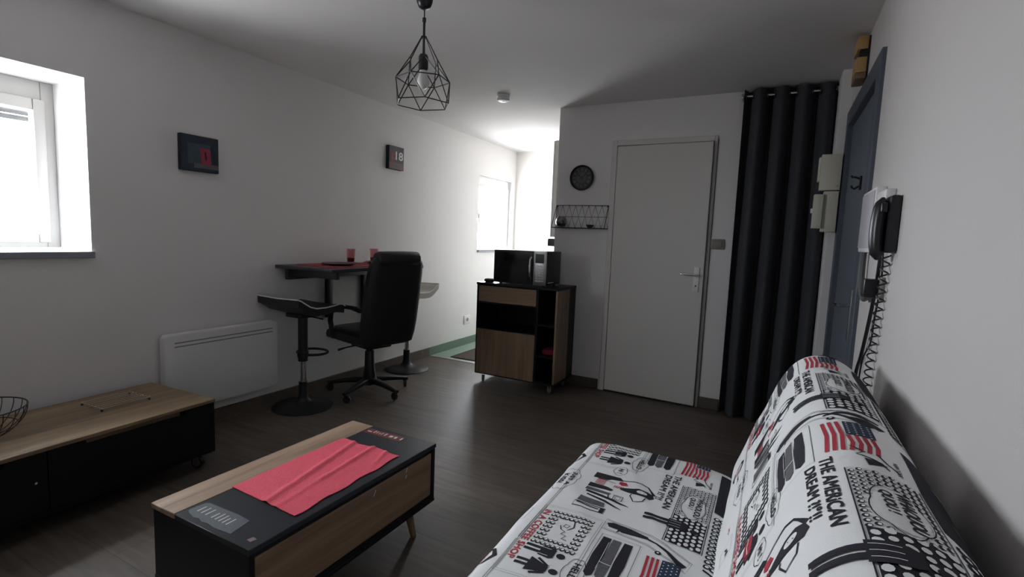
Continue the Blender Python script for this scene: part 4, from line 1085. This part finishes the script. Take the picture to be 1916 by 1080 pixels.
rect('ink', 1.607, 1.578, .438, .468, .003); rect('ink', 1.602, 1.584, .445, .461, .0016); line('ink', [(1.612, .415), (1.575, .425)], .004)
poly('grey', [(1.545, .342), (1.538, .425), (1.508, .432), (1.506, .342)]); rect('ink', 1.500, 1.470, .338, .440, .0045); fill('ink', 1.498, 1.472, .424, .438); line('ink', [(1.494, .345), (1.488, .42)], .006)
# row D: dream text, flag, trousers, arm
words('ink', 'THE AMERiCAN', 1.868, .592, .262, .024, .02, .1)
words('ink', 'DREAM ?!°!!', 1.858, .561, .205, .024, .02, .1)
fl0, fl1, fv0, fv1 = 1.335, 1.165, .606, .700
for k in range(7):
    a = fv0+(fv1-fv0)*k/7
    e = fl1 if k < 4 else fl1
    s0 = fl0 if k < 3 else fl0-.085
    line('red', [(s0, a+.006), ((s0+e)/2, a+.010), (e, a+.004)], .0075)
fill('blue', fl0+.002, fl0-.082, fv0+.044, fv1)
for i in range(4):
    for j in range(6): ell('white', fl0-.008-.013*j-(.006 if i % 2 else 0), fv0+.050+.012*i, .0022, .0022, 5, .0008)
line('ink', [(1.19, .648), (1.165, .668), (1.15, .655), (1.13, .69), (1.11, .70)], [.002, .007, .003, .006, .002])
line('ink', [(1.17, .69), (1.14, .70), (1.12, .715)], .003); poly('ink', [(1.135, .665), (1.105, .668), (1.125, .700)]); words('ink', 'NEW YORK', 1.165, .712, .06, .008, .02)
rect('ink', 1.365, 1.145, .474, .585, .0014)
for (vv, m) in ((.492, 'ink'), (.521, 'grey'), (.553, 'ink')):
    poly(m, [(1.352, vv-.011), (1.352, vv+.013), (1.25, vv+.016), (1.175, vv+.012), (1.165, vv), (1.178, vv-.012), (1.26, vv-.014)])
line('white', [(1.34, .536), (1.18, .538)], .002, lift=.0008); line('white', [(1.235, .505), (1.235, .538)], .003, lift=.0008); line('white', [(1.33, .503), (1.2, .505)], .0014, lift=.0008)
line('ink', [(1.448, .462), (1.434, .60), (1.372, .722), (1.318, .712), (1.380, .60), (1.392, .462)], .0014, True); line('ink', [(1.442, .468), (1.428, .598), (1.370, .716), (1.325, .707), (1.386, .60), (1.397, .468)], .0010, True)
poly('ink', [(1.428, .468), (1.438, .486), (1.432, .540), (1.420, .592), (1.408, .598), (1.404, .56), (1.400, .52), (1.408, .505), (1.410, .478)])
line('ink', [(1.412, .59), (1.402, .62), (1.378, .655), (1.352, .685), (1.338, .704)], [.008, .006, .010, .020, .026])
line('ink', [(1.406, .510), (1.392, .506)], [.006, .002]); ell('ink', 1.362, .632, .009, .009, 10); ell('white', 1.362, .632, .0035, .0035, 8, .0008)
# row E: dotted panel with bubble
PA, PB, VA, VB = 1.432, 1.806, .634, .735
line('ink', [(PB+.004, VA-.004), (PA-.004, VA-.004), (PA-.004, VB+.004), (PB+.004, VB+.004)], .0022, True)
poly('ink', [(PA, VA), (1.60, VA), (1.60, VB), (PA, VB)]); 
def bub(y, v): return ((y-1.675)/.080)**2+((v-.684)/.040)**2 < 1
dots(PA, 1.60, VA, VB, .0150, None, None, .45)
for i in range(9):
    for k in range(14):
        y = 1.605+(PB-1.605)*(k+.5*(i % 2))/13.5; v = VA+.004+(VB-VA-.008)*i/8
        if bub(y, v) or y > PB: continue
        ell('ink', y, v, .0062, .0048, 9, 0, rot=.4); ell('white', y-.0015, v+.001, .0036, .0026, 8, .0008)
cloud(1.675, .684, .072, .034, 5, .0020, .0016)
ell('white', 1.675, .684, .070, .033, 24, .0013)
words('ink', 'WHAOUOU', 1.742, .688, .130, .020, .02, .1, .0022); words('ink', 'QUOU !', 1.735, .664, .080, .019, .0, .1, .0022)
poly('ink', [(1.562, .626), (1.562, .672), (1.554, .684), (1.518, .684), (1.510, .672), (1.510, .626)], .0022)
for yy in (1.552, 1.537, 1.522): line('white', [(yy, .630), (yy, .664)], .0014, lift=.0027)
for yy in (1.548, 1.527): line('ink', [(yy, .552), (yy, .640)], .013, lift=.0018)
ell('ink', 1.525, .704, .012, .012, 14, .0022)
# row F: black field and chain
poly('ink', [(1.99, .742), (1.985, .90), (1.66, .90), (1.664, .84), (1.69, .745)])
line('white', [(1.80, .795), (1.755, .83)], [.001, .008], lift=.0008); line('white', [(1.735, .80), (1.70, .85)], [.001, .007], lift=.0008); line('white', [(1.90, .78), (1.885, .80)], [.001, .006], lift=.0008)
for k in range(13):
    for q in range(2):
        ell('ink', 1.655-.022*k, .757+.017*q, .011, .0085, 10, rot=.6); ell('white', 1.655-.022*k, .758+.017*q, .0065, .0048, 9, .0008, rot=.6)
line('ink', [(1.64, .80), (1.60, .815), (1.56, .80), (1.53, .83), (1.50, .82)], [.004, .014, .008, .010, .003]); line('ink', [(1.50, .80), (1.43, .84)], .006)
line('ink', [(1.645, .79), (1.36, .79)], .0016); line('ink', [(1.37, .75), (1.35, .84)], .008)
# big face below the dotted panel (shows on the backrest)
line('ink', [(1.415, .615), (1.41, .66), (1.412, .71), (1.418, .745)], .0022, only='back')
line('ink', [(1.385, .618), (1.398, .650), (1.400, .69), (1.392, .725)], [.006, .012, .020, .010], only='back')
poly('ink', [(1.375, .66), (1.385, .70), (1.368, .735), (1.345, .72), (1.355, .69)], only='back')
# lips (shows on the lower backrest)
for (dy, dv) in ((0, 0), (-.018, .004), (.018, .004), (0, .014), (-.014, .016), (.014, .016)): ell('red', 1.155+dy, .345+dv, .022, .012, 12, only='back')
line('white', [(1.125, .356), (1.155, .352), (1.185, .357)], .003, lift=.0008, only='back')

def lay(piece, which, parent, dv, vmin, vmax, dy=0):
    names = {'ink': ('black_print', INK), 'grey': ('grey_print', INKG), 'red': ('red_print', INKR), 'blue': ('blue_print', INKB), 'white': ('pale_print', COVER)}
    for m, figs in FIG.items():
        b = MB()
        for lift in sorted(set(f[2] for f in figs)):
            bm = bmesh.new()
            for (vs, fs, lf, only) in figs:
                if lf != lift or (only and only != which): continue
                for k in (-2, -1, 0, 1, 2):
                    ys = [y+dy+k*PY for y, v in vs]
                    if max(ys) < FY0+.03 or min(ys) > FY1-.01: continue
                    nv = [bm.verts.new((y+dy+k*PY, v+dv, 0)) for (y, v) in vs]
                    for f in fs:
                        try: bm.faces.new([nv[i] for i in f])
                        except ValueError: pass
            for (co, no) in (((FY1-.012, 0, 0), (1, 0, 0)), ((FY0+.02, 0, 0), (-1, 0, 0)), ((0, vmax, 0), (0, 1, 0)), ((0, vmin, 0), (0, -1, 0))):
                bmesh.ops.bisect_plane(bm, geom=bm.verts[:]+bm.edges[:]+bm.faces[:], plane_co=co, plane_no=no, clear_outer=True)
            bmesh.ops.triangulate(bm, faces=[f for f in bm.faces if len(f.verts) > 4])
            for _ in range(14):
                es = [e for e in bm.edges if e.calc_length() > .013]
                if not es: break
                bmesh.ops.subdivide_edges(bm, edges=es, cuts=1)
                bmesh.ops.triangulate(bm, faces=[f for f in bm.faces if len(f.verts) > 3], quad_method='SHORT_EDGE', ngon_method='BEAUTY')
            bm.verts.index_update()
            b.add([piece.pt(v.co.x, v.co.y, .0010+lift) for v in bm.verts], [[v.index for v in f.verts] for f in bm.faces]); bm.free()
        nm, mt = names[m]
        if b.v: b.build(nm, mt, parent, smooth=False, fix=False)['kind'] = 'stuff'
lay(SEATP, 'seat', seat_o, 0, .03, .80)
lay(BACKP, 'back', back_o, .012, .10, 1.15, -.08)
